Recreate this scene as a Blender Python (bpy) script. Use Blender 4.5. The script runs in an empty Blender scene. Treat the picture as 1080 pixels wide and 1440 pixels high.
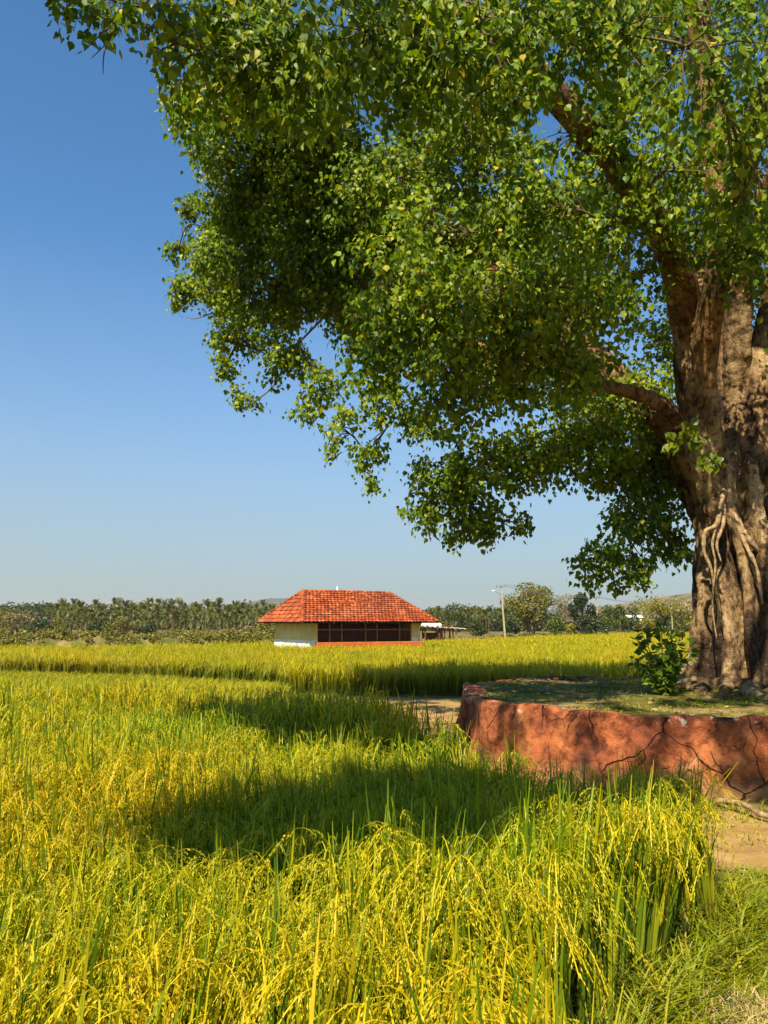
import bpy, math, random
import numpy as np
from mathutils import Vector
from mathutils.bvhtree import BVHTree

# ------------------------------------------------------------------ camera, sky, sun, exposure
scene = bpy.context.scene
COL = scene.collection
CAM_H, PITCH = 1.8, math.radians(8.22)
cam_data = bpy.data.cameras.new("camera")
cam_data.sensor_fit = 'VERTICAL'; cam_data.sensor_height = 36.0; cam_data.lens = 27.0
cam_data.clip_start = 0.05; cam_data.clip_end = 20000
cam = bpy.data.objects.new("camera", cam_data); COL.objects.link(cam)
cam.location = (0, 0, CAM_H); cam.rotation_euler = (math.radians(90) + PITCH, 0, 0)
scene.camera = cam

SUN_EL = math.radians(48)
SUN_H = Vector((-0.36, -0.93)).normalized()            # horizontal direction towards the sun
world = bpy.data.worlds.new("World"); scene.world = world; world.use_nodes = True
wn = world.node_tree.nodes; wl = world.node_tree.links; wn.clear()
sky = wn.new('ShaderNodeTexSky'); sky.sky_type = 'NISHITA'; sky.sun_disc = False
sky.sun_elevation = SUN_EL; sky.sun_rotation = math.atan2(SUN_H.x, SUN_H.y)
sky.air_density = 0.7; sky.dust_density = 0.3; sky.ozone_density = 5.0; sky.altitude = 0
wgm = wn.new('ShaderNodeGamma'); wgm.inputs['Gamma'].default_value = 1.0        # a dusty, flatter sky than the clear-air model gives
wmx = wn.new('ShaderNodeMix'); wmx.data_type = 'RGBA'; wmx.blend_type = 'MULTIPLY'; wmx.inputs[0].default_value = 1.0; wmx.inputs[7].default_value = (.95, 1.56, 1.64, 1)
wbg = wn.new('ShaderNodeBackground'); wbg.inputs['Strength'].default_value = 0.066
wout = wn.new('ShaderNodeOutputWorld')
wl.new(sky.outputs[0], wgm.inputs['Color']); wl.new(wgm.outputs[0], wmx.inputs[6])
wtc = wn.new('ShaderNodeTexCoord'); wsp = wn.new('ShaderNodeSeparateXYZ'); wl.new(wtc.outputs['Generated'], wsp.inputs[0])
wrp = wn.new('ShaderNodeValToRGB'); wl.new(wsp.outputs[2], wrp.inputs[0])
wrp.color_ramp.elements.new(.13); wrp.color_ramp.elements.new(.27); wrp.color_ramp.elements.new(.45)
for e_, (p_, c_) in zip(wrp.color_ramp.elements, ((0, 1), (.13, .72), (.27, .32), (.45, .03), (.62, 0))):
    e_.position = p_; e_.color = (c_, c_, c_, 1)
whz = wn.new('ShaderNodeMix'); whz.data_type = 'RGBA'; whz.inputs[7].default_value = (3.0, 3.3, 3.05, 1)      # dust low over the horizon
wl.new(wrp.outputs[0], whz.inputs[0]); wl.new(wmx.outputs[2], whz.inputs[6]); wl.new(whz.outputs[2], wbg.inputs['Color']); wl.new(wbg.outputs[0], wout.inputs['Surface'])

sun_d = bpy.data.lights.new("sun", 'SUN'); sun_d.energy = 5.0; sun_d.angle = math.radians(0.5); sun_d.color = (1.0, 0.90, 0.71)
sun = bpy.data.objects.new("sun", sun_d); COL.objects.link(sun)
to_sun = Vector((SUN_H.x * math.cos(SUN_EL), SUN_H.y * math.cos(SUN_EL), math.sin(SUN_EL)))
sun.rotation_euler = to_sun.to_track_quat('Z', 'Y').to_euler()
sun.location = to_sun * 60
vs = scene.view_settings
vs.view_transform = 'Standard'; vs.look = 'None'; vs.exposure = 1.1; vs.gamma = 1.0; vs.use_curve_mapping = False
cy = scene.cycles
cy.max_bounces = 6; cy.diffuse_bounces = 3; cy.glossy_bounces = 2; cy.transmission_bounces = 4; cy.transparent_max_bounces = 4
cy.caustics_reflective = False; cy.caustics_refractive = False

RNG = np.random.default_rng(7)
random.seed(7)

# ------------------------------------------------------------------ helpers
def at(px, py, Y):
    """a point seen at a place of the 1080 x 1440 photograph, Y metres in front of the camera"""
    u, v = (px - 540) / 1080, (720 - py) / 1080
    d = np.array([u, math.cos(PITCH) - v * math.sin(PITCH), math.sin(PITCH) + v * math.cos(PITCH)])
    return d * (Y / d[1]) + np.array([0, 0, CAM_H])

def smooth01(x):
    x = np.clip(x, 0, 1); return x * x * (3 - 2 * x)

def gz(x, y):
    """ground height"""
    x = np.asarray(x, float); y = np.asarray(y, float)
    z = -0.3 * smooth01((y - 17) / 9)
    near = np.exp(-((x * x + y * y) / 900.0))
    z = z + near * 0.025 * (np.sin(x * 2.1 + 1.3 * np.sin(y * 1.7)) * np.cos(y * 2.6 + x * .7))
    return z

class MB:
    """collects shapes and links them as ONE mesh object"""
    def __init__(s): s.v = []; s.f = {}; s.n = 0
    def add(s, v, f):
        v = np.asarray(v, float).reshape(-1, 3); f = np.asarray(f, int)
        if len(f) == 0: return s
        s.f.setdefault(f.shape[1], []).append(f + s.n); s.v.append(v); s.n += len(v); return s
    def box(s, c, d, rot=None, bev=0.0):
        c = np.array(c, float); h = np.array(d, float) / 2
        b = min(bev, h.min() * .45)
        if b <= 0:
            P = np.array([[x, y, z] for x in (-1, 1) for y in (-1, 1) for z in (-1, 1)], float) * h
            F = [[0, 1, 3, 2], [4, 6, 7, 5], [0, 4, 5, 1], [2, 3, 7, 6], [0, 2, 6, 4], [1, 5, 7, 3]]
            if rot is not None: P = P @ np.array(rot).T
            return s.add(P + c, F)
        P = []; 
        for x in (-1, 1):
            for y in (-1, 1):
                for z in (-1, 1):
                    g = np.array([x, y, z], float)
                    for a in range(3):
                        q = h - b; q = q.copy(); q[a] = h[a]; P.append(g * q)
        P = np.array(P); idx = lambda x, y, z, a: ((x * 2 + y) * 2 + z) * 3 + a
        Q = [[idx(0,0,0,0),idx(0,0,1,0),idx(0,1,1,0),idx(0,1,0,0)],[idx(1,0,0,0),idx(1,1,0,0),idx(1,1,1,0),idx(1,0,1,0)],
             [idx(0,0,0,1),idx(1,0,0,1),idx(1,0,1,1),idx(0,0,1,1)],[idx(0,1,0,1),idx(0,1,1,1),idx(1,1,1,1),idx(1,1,0,1)],
             [idx(0,0,0,2),idx(0,1,0,2),idx(1,1,0,2),idx(1,0,0,2)],[idx(0,0,1,2),idx(1,0,1,2),idx(1,1,1,2),idx(0,1,1,2)]]
        for p in (0, 1):
            for q in (0, 1):
                Q.append([idx(0,p,q,1),idx(1,p,q,1),idx(1,p,q,2),idx(0,p,q,2)])
                Q.append([idx(p,0,q,0),idx(p,1,q,0),idx(p,1,q,2),idx(p,0,q,2)])
                Q.append([idx(p,q,0,0),idx(p,q,1,0),idx(p,q,1,1),idx(p,q,0,1)])
        T = [[idx(x,y,z,0),idx(x,y,z,1),idx(x,y,z,2)] for x in (0,1) for y in (0,1) for z in (0,1)]
        if rot is not None: P = P @ np.array(rot).T
        n = s.n; s.add(P + c, Q); s.f.setdefault(3, []).append(np.array(T) + n); return s
    def tube(s, pts, rad, sides=6, cap=True, wob=0.0):
        pts = np.asarray(pts, float); n = len(pts); rad = np.broadcast_to(np.asarray(rad, float), (n,))
        t = np.gradient(pts, axis=0); t /= np.linalg.norm(t, axis=1)[:, None] + 1e-9
        ref = np.array([0.31, 0.17, 0.93]) if abs(t[0] @ np.array([0.31, 0.17, 0.93])) < .9 else np.array([1., 0.1, 0])
        a = np.cross(t, ref); a /= np.linalg.norm(a, axis=1)[:, None] + 1e-9
        b = np.cross(t, a)
        th = np.linspace(0, 2 * np.pi, sides, endpoint=False)
        rr = rad[:, None] * (1 + wob * RNG.normal(size=(n, sides)))
        V = pts[:, None] + rr[..., None] * (np.cos(th)[None, :, None] * a[:, None] + np.sin(th)[None, :, None] * b[:, None])
        i = np.arange(n - 1)[:, None] * sides; j = np.arange(sides)[None]; k = (j + 1) % sides
        F = np.stack([i + j, i + k, i + sides + k, i + sides + j], -1).reshape(-1, 4)
        base = s.n; s.add(V.reshape(-1, 3), F)
        if cap:
            c0 = s.n; s.v.append(np.array([pts[0], pts[-1]])); s.n += 2
            j = np.arange(sides); k = (j + 1) % sides
            s.f.setdefault(3, []).append(np.stack([np.full(sides, c0), base + k, base + j], -1))
            e = base + (n - 1) * sides
            s.f.setdefault(3, []).append(np.stack([np.full(sides, c0 + 1), e + j, e + k], -1))
        return s
    def mesh(s, name):
        me = bpy.data.meshes.new(name)
        V = np.concatenate(s.v).astype(np.float32)
        me.vertices.add(len(V)); me.vertices.foreach_set('co', V.ravel())
        loops = []; tot = []
        for k, fl in s.f.items():
            F = np.concatenate(fl); loops.append(F.ravel()); tot.append(np.full(len(F), k))
        loops = np.concatenate(loops).astype(np.int32); tot = np.concatenate(tot).astype(np.int32)
        me.loops.add(len(loops)); me.loops.foreach_set('vertex_index', loops)
        me.polygons.add(len(tot)); st = np.zeros(len(tot), np.int32); st[1:] = np.cumsum(tot)[:-1]
        me.polygons.foreach_set('loop_start', st); me.polygons.foreach_set('loop_total', tot)
        me.update(calc_edges=True)
        return me
    def build(s, name, mat, parent=None, smooth=False):
        me = s.mesh(name); me.materials.append(mat)
        me.polygons.foreach_set('use_smooth', np.full(len(me.polygons), smooth))
        o = bpy.data.objects.new(name, me); COL.objects.link(o)
        if parent is not None: o.parent = parent
        return o

def tag(o, label=None, cat=None, group=None, kind=None):
    if label: o['label'] = label
    if cat: o['category'] = cat
    if group: o['group'] = group
    if kind: o['kind'] = kind
    return o

def empty(name, loc, label, cat, rz=0.0, group=None):
    o = bpy.data.objects.new(name, None); COL.objects.link(o)
    o.empty_display_size = .2; o.location = loc; o.rotation_euler = (0, 0, rz)
    return tag(o, label, cat, group)

def copy_tree(o, loc, rz=None, sc=None, label=None):
    c = o.copy(); COL.objects.link(c); c.location = loc
    if rz is not None: c.rotation_euler = (0, 0, rz)
    if sc is not None: c.scale = sc
    if label: c['label'] = label
    for ch in o.children:
        d = ch.copy(); COL.objects.link(d); d.parent = c
        for g in ch.children:
            e = g.copy(); COL.objects.link(e); e.parent = d
    return c

def spline(P, n):
    """Catmull-Rom through points, n samples"""
    P = np.asarray(P, float); Q = np.vstack([2 * P[0] - P[1], P, 2 * P[-1] - P[-2]])
    u = np.linspace(0, len(P) - 1 - 1e-6, n); i = u.astype(int); f = (u - i)[:, None]
    p0, p1, p2, p3 = Q[i], Q[i + 1], Q[i + 2], Q[i + 3]
    return .5 * (2 * p1 + (p2 - p0) * f + (2 * p0 - 5 * p1 + 4 * p2 - p3) * f ** 2 + (3 * p1 - p0 - 3 * p2 + p3) * f ** 3)

def in_poly(x, y, P):
    P = np.asarray(P, float); r = np.zeros(len(x), bool)
    for (x0, y0), (x1, y1) in zip(P, np.roll(P, -1, 0)):
        c = ((y0 > y) != (y1 > y)) & (x < (x1 - x0) * (y - y0) / (y1 - y0 + 1e-12) + x0); r ^= c
    return r

# ------------------------------------------------------------------ materials
class NT:
    def __init__(s, name):
        s.m = bpy.data.materials.new(name); s.m.use_nodes = True
        s.t = s.m.node_tree; s.t.nodes.clear()
        s.out = s.n('ShaderNodeOutputMaterial'); s.geo = None; s.tc = None
    def n(s, typ, **kw):
        x = s.t.nodes.new(typ)
        for k, v in kw.items(): setattr(x, k, v)
        return x
    def l(s, a, b): s.t.links.new(a, b)
    def pos(s):
        if s.geo is None: s.geo = s.n('ShaderNodeNewGeometry')
        return s.geo.outputs['Position']
    def obj(s):
        if s.tc is None: s.tc = s.n('ShaderNodeTexCoord')
        return s.tc.outputs['Object']
    def island(s):
        s.pos(); return s.geo.outputs['Random Per Island']
    def mapping(s, vec, scale):
        m = s.n('ShaderNodeMapping'); m.inputs['Scale'].default_value = scale; s.l(vec, m.inputs['Vector']); return m.outputs[0]
    def noise(s, vec, scale, detail=4, rough=.55, dist=0):
        x = s.n('ShaderNodeTexNoise'); s.l(vec, x.inputs['Vector'])
        x.inputs['Scale'].default_value = scale; x.inputs['Detail'].default_value = detail
        x.inputs['Roughness'].default_value = rough; x.inputs['Distortion'].default_value = dist
        return x.outputs['Fac']
    def ramp(s, fac, stops, interp='LINEAR'):
        r = s.n('ShaderNodeValToRGB'); r.color_ramp.interpolation = interp
        e = r.color_ramp.elements
        while len(e) < len(stops): e.new(.5)
        for el, (p, c) in zip(e, stops):
            el.position = p; el.color = (*c, 1) if len(c) == 3 else c
        s.l(fac, r.inputs[0]); return r.outputs[0]
    def mix(s, fac, a, b, mode='MIX'):
        x = s.n('ShaderNodeMix', data_type='RGBA', blend_type=mode)
        for sock, v in ((x.inputs[0], fac), (x.inputs[6], a), (x.inputs[7], b)):
            if isinstance(v, (int, float)): sock.default_value = v
            elif isinstance(v, tuple): sock.default_value = (*v, 1)
            else: s.l(v, sock)
        return x.outputs[2]
    def math(s, op, a, b=0.0, c=None):
        x = s.n('ShaderNodeMath', operation=op)
        for sock, v in zip(x.inputs, (a, b, c)):
            if v is None: continue
            if isinstance(v, (int, float)): sock.default_value = v
            else: s.l(v, sock)
        return x.outputs[0]
    def bump(s, h, strength, dist=.02, normal=None):
        b = s.n('ShaderNodeBump'); b.inputs['Strength'].default_value = strength; b.inputs['Distance'].default_value = dist
        s.l(h, b.inputs['Height'])
        if normal is not None: s.l(normal, b.inputs['Normal'])
        return b.outputs[0]
    def finish(s, col, rough=.8, normal=None, spec=.3, translucent=0.0, tcol=None, alb=.70):
        col = s.mix(1.0, col, (alb,) * 3, 'MULTIPLY')
        if tcol is not None: tcol = s.mix(1.0, tcol, (alb,) * 3, 'MULTIPLY')
        p = s.n('ShaderNodeBsdfPrincipled')
        if isinstance(col, tuple): p.inputs['Base Color'].default_value = (*col, 1)
        else: s.l(col, p.inputs['Base Color'])
        p.inputs['Roughness'].default_value = rough; p.inputs['Specular IOR Level'].default_value = spec
        if normal is not None: s.l(normal, p.inputs['Normal'])
        sh = p.outputs[0]
        if translucent > 0:
            t = s.n('ShaderNodeBsdfTranslucent'); tc = tcol if tcol is not None else col
            if isinstance(tc, tuple): t.inputs[0].default_value = (*tc, 1)
            else: s.l(tc, t.inputs[0])
            m = s.n('ShaderNodeMixShader'); m.inputs[0].default_value = translucent
            s.l(sh, m.inputs[1]); s.l(t.outputs[0], m.inputs[2]); sh = m.outputs[0]
        s.l(sh, s.out.inputs['Surface']); return s.m

def leaf_mat(name, cols, tmul=(1.5, 1.45, .6), trans=.4, rough=.4, spec=.4, big=None, alb=.74):
    t = NT(name); c = t.ramp(t.island(), cols)
    if big:
        sc, c2, lo, hi = big
        f = t.ramp(t.noise(t.pos(), sc, 3), [(lo, (0, 0, 0)), (hi, (1, 1, 1))])
        c = t.mix(f, c, c2, 'MULTIPLY')
    tc = t.mix(1.0, c, tmul, 'MULTIPLY')
    return t.finish(c, rough, None, spec, trans, tc, alb)

def simple_mat(name, cols, scale=6, detail=5, rough=.8, bump=.3, bscale=None, bdist=.02, spec=.3, coords='obj', alb=.70):
    t = NT(name); v = t.obj() if coords == 'obj' else t.pos()
    c = t.ramp(t.noise(v, scale, detail, .6), cols)
    nrm = t.bump(t.noise(v, bscale or scale * 3, 6, .6), bump, bdist) if bump else None
    return t.finish(c, rough, nrm, spec, alb=alb)

M = {}
# fig leaves
M['leaf'] = leaf_mat('fig_leaf', [(0, (.040, .080, .003)), (.35, (.090, .148, .004)), (.7, (.155, .205, .004)), (.93, (.225, .245, .005)), (.985, (.27, .26, .009)), (1, (.42, .30, .02))],
                     tmul=(2.0, 2.0, .5), trans=.33, rough=.46, spec=.22, alb=1.12, big=(.35, (.75, .85, .9), .45, .65))
M['leaf_young_lit'] = leaf_mat('young_lit_leaf', [(0, (.13, .20, .008)), (1, (.26, .28, .012))], tmul=(1.7, 1.6, .7), trans=.45, rough=.38, spec=.4)  # trunk sprouts; the same yellow also paints the sunlit left fringe
M['shrub_leaf'] = leaf_mat('shrub_leaf', [(0, (.05, .10, .008)), (.6, (.10, .18, .012)), (1, (.20, .27, .014))], tmul=(1.8, 1.8, .7), trans=.3, rough=.42, spec=.25)

def bark_mat(name, light, mid, dark, vs=(1, 1, .35)):
    t = NT(name); v = t.obj(); vv = t.mapping(v, vs)
    n1 = t.noise(vv, 1.9, 7, .62, .4); n2 = t.noise(v, 9, 6, .65); n3 = t.noise(t.mapping(v, (1, 1, 2.2)), 22, 5, .6)
    c = t.ramp(n1, [(.41, dark), (.51, mid), (.64, light)])
    sp = t.ramp(n2, [(.40, (0, 0, 0)), (.52, (1, 1, 1))]); c = t.mix(sp, t.mix(1.0, c, (.34, .28, .23), 'MULTIPLY'), c)
    fl = t.ramp(n3, [(.6, (0, 0, 0)), (.72, (1, 1, 1))]); c = t.mix(fl, c, t.mix(.5, c, (.62, .5, .34)))
    n4 = t.noise(t.mapping(v, (1, 1, .22)), 26, 6, .7, .3); fs = t.ramp(n4, [(.34, (0, 0, 0)), (.47, (1, 1, 1))]); c = t.mix(fs, t.mix(1.0, c, (.38, .33, .30), 'MULTIPLY'), c)
    h = t.math('ADD', t.math('MULTIPLY', n2, .7), t.math('ADD', t.math('MULTIPLY', n3, .35), t.math('MULTIPLY', n4, .8)))
    return t.finish(c, .85, t.bump(h, .9, .05), .2)
M['bark'] = bark_mat('fig_bark', (.68, .48, .24), (.37, .23, .10), (.06, .034, .018))
M['limb'] = bark_mat('limb_bark', (.46, .27, .11), (.36, .19, .07), (.19, .10, .045), (1, 1, .6))
M['root'] = simple_mat('pale_root', [(.35, (.19, .115, .05)), (.62, (.52, .35, .17))], 14, 6, .85, .8)
M['twig'] = simple_mat('twig_bark', [(.3, (.10, .06, .03)), (.7, (.22, .14, .07))], 5, 3, .85, 0)

# rice
def rice_mat(name, lo, cols, scale=.55):
    t = NT(name)
    c = t.ramp(t.island(), cols)
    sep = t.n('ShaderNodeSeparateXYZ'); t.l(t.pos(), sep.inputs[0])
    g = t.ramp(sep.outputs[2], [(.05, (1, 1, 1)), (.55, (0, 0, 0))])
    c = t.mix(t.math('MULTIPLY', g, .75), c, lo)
    big = t.ramp(t.noise(t.pos(), scale, 3), [(.35, (.72, .9, .85)), (.65, (1.12, 1.0, .9))])
    c = t.mix(1.0, c, big, 'MULTIPLY')
    tc = t.mix(1.0, c, (1.25, 1.15, .7), 'MULTIPLY')
    return t.finish(c, .5, None, .25, .35, tc, .80)
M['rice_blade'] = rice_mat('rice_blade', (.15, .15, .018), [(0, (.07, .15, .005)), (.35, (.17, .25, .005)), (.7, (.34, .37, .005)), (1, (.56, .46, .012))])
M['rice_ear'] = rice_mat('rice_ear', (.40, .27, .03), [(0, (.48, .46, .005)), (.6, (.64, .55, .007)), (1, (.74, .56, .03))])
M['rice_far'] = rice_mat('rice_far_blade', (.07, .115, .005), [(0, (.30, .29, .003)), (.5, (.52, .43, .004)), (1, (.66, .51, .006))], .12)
M['grass'] = leaf_mat('verge_grass', [(0, (.15, .22, .006)), (.5, (.29, .33, .008)), (.85, (.44, .40, .010)), (1, (.58, .46, .10))], tmul=(1.3, 1.3, .5), trans=.35, rough=.5, spec=.25)
M['straw'] = leaf_mat('dry_straw', [(0, (.42, .30, .10)), (1, (.70, .55, .24))], tmul=(1, 1, .8), trans=.2, rough=.6, spec=.2)
M['litter'] = leaf_mat('fallen_leaf', [(0, (.20, .10, .03)), (.5, (.42, .28, .06)), (1, (.65, .52, .26))], tmul=(1, 1, .7), trans=.2, rough=.6, spec=.2)

# soil
def ground_mat():
    t = NT('ground_soil'); v = t.pos()
    n = t.noise(v, .35, 6, .6); m = t.noise(v, 5, 6, .65)
    c = t.ramp(n, [(.35, (.20, .17, .03)), (.5, (.27, .20, .06)), (.68, (.33, .22, .09))])
    c = t.mix(t.ramp(m, [(.3, (0, 0, 0)), (.7, (1, 1, 1))]), t.mix(1.0, c, (.6, .62, .5), 'MULTIPLY'), c)
    return t.finish(c, .95, t.bump(m, .5, .04), .1)
M['ground'] = ground_mat()
M['path'] = simple_mat('path_earth', [(.3, (.27, .15, .05)), (.5, (.42, .25, .085)), (.7, (.54, .34, .13))], 2.2, 8, .95, .6, 14, .03, .1, 'pos')
def soil_top_mat():
    t = NT('platform_soil'); v = t.pos()
    n = t.noise(t.mapping(v, (1, 1.6, 1)), .9, 6, .62, .5); m = t.noise(v, 9, 6, .65)
    c = t.ramp(n, [(.38, (.11, .12, .012)), (.48, (.20, .17, .03)), (.56, (.33, .23, .09)), (.7, (.40, .28, .12))])
    c = t.mix(t.ramp(m, [(.35, (0, 0, 0)), (.6, (1, 1, 1))]), t.mix(1.0, c, (.5, .5, .45), 'MULTIPLY'), c)
    return t.finish(c, .95, t.bump(m, .6, .03), .1)
M['soil'] = soil_top_mat()

def red_wall_mat():
    t = NT('red_mud_plaster'); v = t.pos()
    wob = t.n('ShaderNodeTexNoise'); t.l(v, wob.inputs['Vector']); wob.inputs['Scale'].default_value = 2.2; wob.inputs['Detail'].default_value = 3
    off = t.n('ShaderNodeVectorMath', operation='MULTIPLY_ADD'); t.l(wob.outputs['Color'], off.inputs[0])
    off.inputs[1].default_value = (.38, .38, .38); t.l(v, off.inputs[2])
    vor = t.n('ShaderNodeTexVoronoi', feature='DISTANCE_TO_EDGE'); vor.inputs['Scale'].default_value = 1.15
    t.l(off.outputs[0], vor.inputs['Vector'])
    crack = t.ramp(vor.outputs['Distance'], [(.0, (.85, .85, .85)), (.004, (.6, .6, .6)), (.010, (0, 0, 0))])
    vor2 = t.n('ShaderNodeTexVoronoi', feature='DISTANCE_TO_EDGE'); vor2.inputs['Scale'].default_value = 3.6
    t.l(off.outputs[0], vor2.inputs['Vector'])
    crack2 = t.ramp(vor2.outputs['Distance'], [(.0, (.8, .8, .8)), (.016, (0, 0, 0))])
    msk = t.ramp(t.noise(v, .8, 3), [(.45, (0, 0, 0)), (.54, (1, 1, 1))])
    msk2 = t.ramp(t.noise(v, 1.9, 3), [(.54, (0, 0, 0)), (.62, (1, 1, 1))])
    cr = t.math('MAXIMUM', t.math('MULTIPLY', crack, msk), t.math('MULTIPLY', crack2, msk2))
    n = t.noise(v, 1.7, 8, .62); m = t.noise(v, 8, 8, .7)
    c = t.ramp(n, [(.36, (.12, .04, .022)), (.45, (.26, .075, .030)), (.55, (.40, .125, .042)), (.66, (.56, .24, .095))])
    c = t.mix(t.ramp(m, [(.38, (0, 0, 0)), (.54, (1, 1, 1))]), t.mix(1.0, c, (.42, .38, .40), 'MULTIPLY'), c)
    sep = t.n('ShaderNodeSeparateXYZ'); t.l(v, sep.inputs[0])
    dirt = t.math('MULTIPLY', t.ramp(sep.outputs[2], [(.05, (1, 1, 1)), (.3, (0, 0, 0))]), t.noise(v, 4, 4))
    c = t.mix(dirt, c, (.34, .20, .08))
    ed = t.math('MULTIPLY', t.ramp(sep.outputs[2], [(.70, (0, 0, 0)), (.78, (1, 1, 1))]), t.ramp(t.noise(v, 6, 5, .7), [(.57, (0, 0, 0)), (.63, (1, 1, 1))]))
    c = t.mix(ed, c, (.56, .46, .36))
    c = t.mix(t.math('MULTIPLY', cr, .85), c, (.085, .03, .018))
    h = t.math('SUBTRACT', t.math('ADD', t.math('MULTIPLY', n, .6), t.math('MULTIPLY', m, .6)), t.math('MULTIPLY', cr, 1.2))
    return t.finish(c, .92, t.bump(h, 1.0, .07), .12, alb=.95)
M['red'] = red_wall_mat()

# ------------------------------------------------------------------ ground, path, platform
def ground():
    rs = np.concatenate([[0], np.geomspace(.6, 3600, 140)]); th = np.linspace(0, 2 * np.pi, 181)[:-1]
    X = rs[:, None] * np.sin(th); Y = rs[:, None] * np.cos(th)
    V = np.stack([X, Y, gz(X, Y)], -1).reshape(-1, 3)
    i = np.arange(len(rs) - 1)[:, None] * 180; j = np.arange(180)[None]; k = (j + 1) % 180
    F = np.stack([i + j, i + 180 + j, i + 180 + k, i + k], -1).reshape(-1, 4)
    o = MB().add(V, F[180:]).build('ground', M['ground'], smooth=True)
    return tag(o, 'brown earth under the paddy fields', 'ground', kind='structure')
ground()

PATH = spline([(9, 6.6), (5.5, 6.7), (3.4, 6.75), (1.9, 7.3), (1.0, 8.6), (.75, 10.6), (.85, 13), (.9, 15.2), (.5, 17.3), (-1.2, 18.6), (-4.5, 19.8), (-10, 22.5), (-20, 27)], 120)
PATHW = np.interp(np.arange(120), [0, 30, 50, 65, 80, 90, 105, 119], [2.0, 1.9, 1.35, 1.3, 2.8, 2.4, 1.2, .9])
def path():
    t = np.gradient(PATH, axis=0); t /= np.linalg.norm(t, axis=1)[:, None]; nrm = np.stack([-t[:, 1], t[:, 0]], -1)
    u = np.linspace(-.5, .5, 9); w = PATHW[:, None] * (1 + .10 * np.sin(np.arange(120) * .9)[:, None] * 1)
    P = PATH[:, None] + nrm[:, None] * (u[None] * w)[..., None]
    z = gz(P[..., 0], P[..., 1]) + .012 + .02 * (1 - (2 * u[None]) ** 2)
    V = np.concatenate([P, z[..., None]], -1).reshape(-1, 3)
    i = np.arange(119)[:, None] * 9; j = np.arange(8)[None]
    F = np.stack([i + j, i + 9 + j, i + 10 + j, i + 1 + j], -1).reshape(-1, 4)
    tag(MB().add(V, F).build('dirt_path', M['path'], smooth=True), 'orange brown earth path round the red platform', 'path', kind='structure')
path()

PC = np.array([5.4, 11.4]); PRX, PRY, PN, PH = 4.25, 3.25, 2.6, .81
def ring(th, grow=0.0):
    c, s = np.cos(th), np.sin(th)
    r = (np.abs(c / (PRX + grow)) ** PN + np.abs(s / (PRY + grow)) ** PN) ** (-1 / PN)
    return np.stack([PC[0] + r * c, PC[1] + r * s], -1)
def platform():
    root = empty('tree_platform', (PC[0], PC[1], 0), 'low round red mud walled platform of earth around the big tree', 'platform')
    off = np.array([PC[0], PC[1], 0])
    n = 520; th = np.linspace(0, 2 * np.pi, n, endpoint=False); rows = 26
    wob = lambda a, z: .035 * np.sin(7 * a + 3 * z) + .028 * np.sin(17 * a + 1.3 - 4 * z) + .016 * np.sin(41 * a + 5 * z) + .012 * np.sin(29 * a - 11 * z)
    V = []
    top = PH + .018 * np.sin(9 * th) + .012 * np.sin(31 * th + 1) + .008 * np.sin(73 * th)
    for i in range(rows):
        f = i / (rows - 3) if i < rows - 2 else 1.0
        z = -.12 + (top + .12) * min(f, 1)
        g = .13 * (1 - f) ** 1.3 + wob(th, f) - .02 * (f > .97)
        if i == rows - 2: g = g - .05; z = top + .012
        if i == rows - 1: g = g - .30; z = top - .03
        p = ring(th, 0); d = p - PC; d /= np.linalg.norm(d, axis=1)[:, None]
        p = p + d * np.broadcast_to(g, (n,))[:, None]
        V.append(np.concatenate([p, np.broadcast_to(z, (n,))[:, None]], 1))
    V = np.array(V); V += RNG.normal(size=V.shape) * .004
    for _ in range(70):     # dents and bulges of the hand-laid mud face
        a_, z_ = RNG.integers(0, n), RNG.uniform(.05, .75); q = V[10, a_].copy(); q[2] = z_
        w_ = np.exp(-np.sum((V - q) ** 2, -1) / RNG.uniform(.06, .16) ** 2); d_ = V[..., :2] - PC; d_ /= np.linalg.norm(d_, axis=-1)[..., None]
        V[..., :2] += d_ * (w_ * RNG.uniform(-.04, .03))[..., None]
    i = np.arange(rows - 1)[:, None] * n; j = np.arange(n)[None]; k = (j + 1) % n
    F = np.stack([i + j, i + k, i + n + k, i + n + j], -1).reshape(-1, 4)
    MB().add(V.reshape(-1, 3) - off, F).build('wall', M['red'], root, True)
    # earth top
    m = 200; th = np.linspace(0, 2 * np.pi, m, endpoint=False); fr = np.linspace(0, 1, 40)
    R = ring(th, -.16); P = PC + (R - PC)[None] * fr[:, None, None]
    z = soil_z(P[..., 0], P[..., 1])
    V = np.concatenate([P, z[..., None]], -1).reshape(-1, 3)
    i = np.arange(39)[:, None] * m; j = np.arange(m)[None]; k = (j + 1) % m
    F = np.stack([i + j, i + m + j, i + m + k, i + k], -1).reshape(-1, 4)[m:]
    cap = MB().add(V - off, F[:, ::-1]); 
    cap.f.setdefault(3, []).append(np.stack([np.zeros(m, int), m + np.arange(m), m + (np.arange(m) + 1) % m], -1))
    cap.build('earth_top', M['soil'], root, True)
TC = np.array([5.62, 11.9])                                        # trunk centre
def soil_z(x, y):
    d = np.hypot(x - TC[0], y - TC[1])
    return PH - .03 + .13 * np.exp(-(d / 1.6) ** 2) + .02 * np.sin(x * 3.1) * np.cos(y * 2.7) + .012 * np.sin(x * 7.7 + y * 5.1)
platform()

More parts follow.
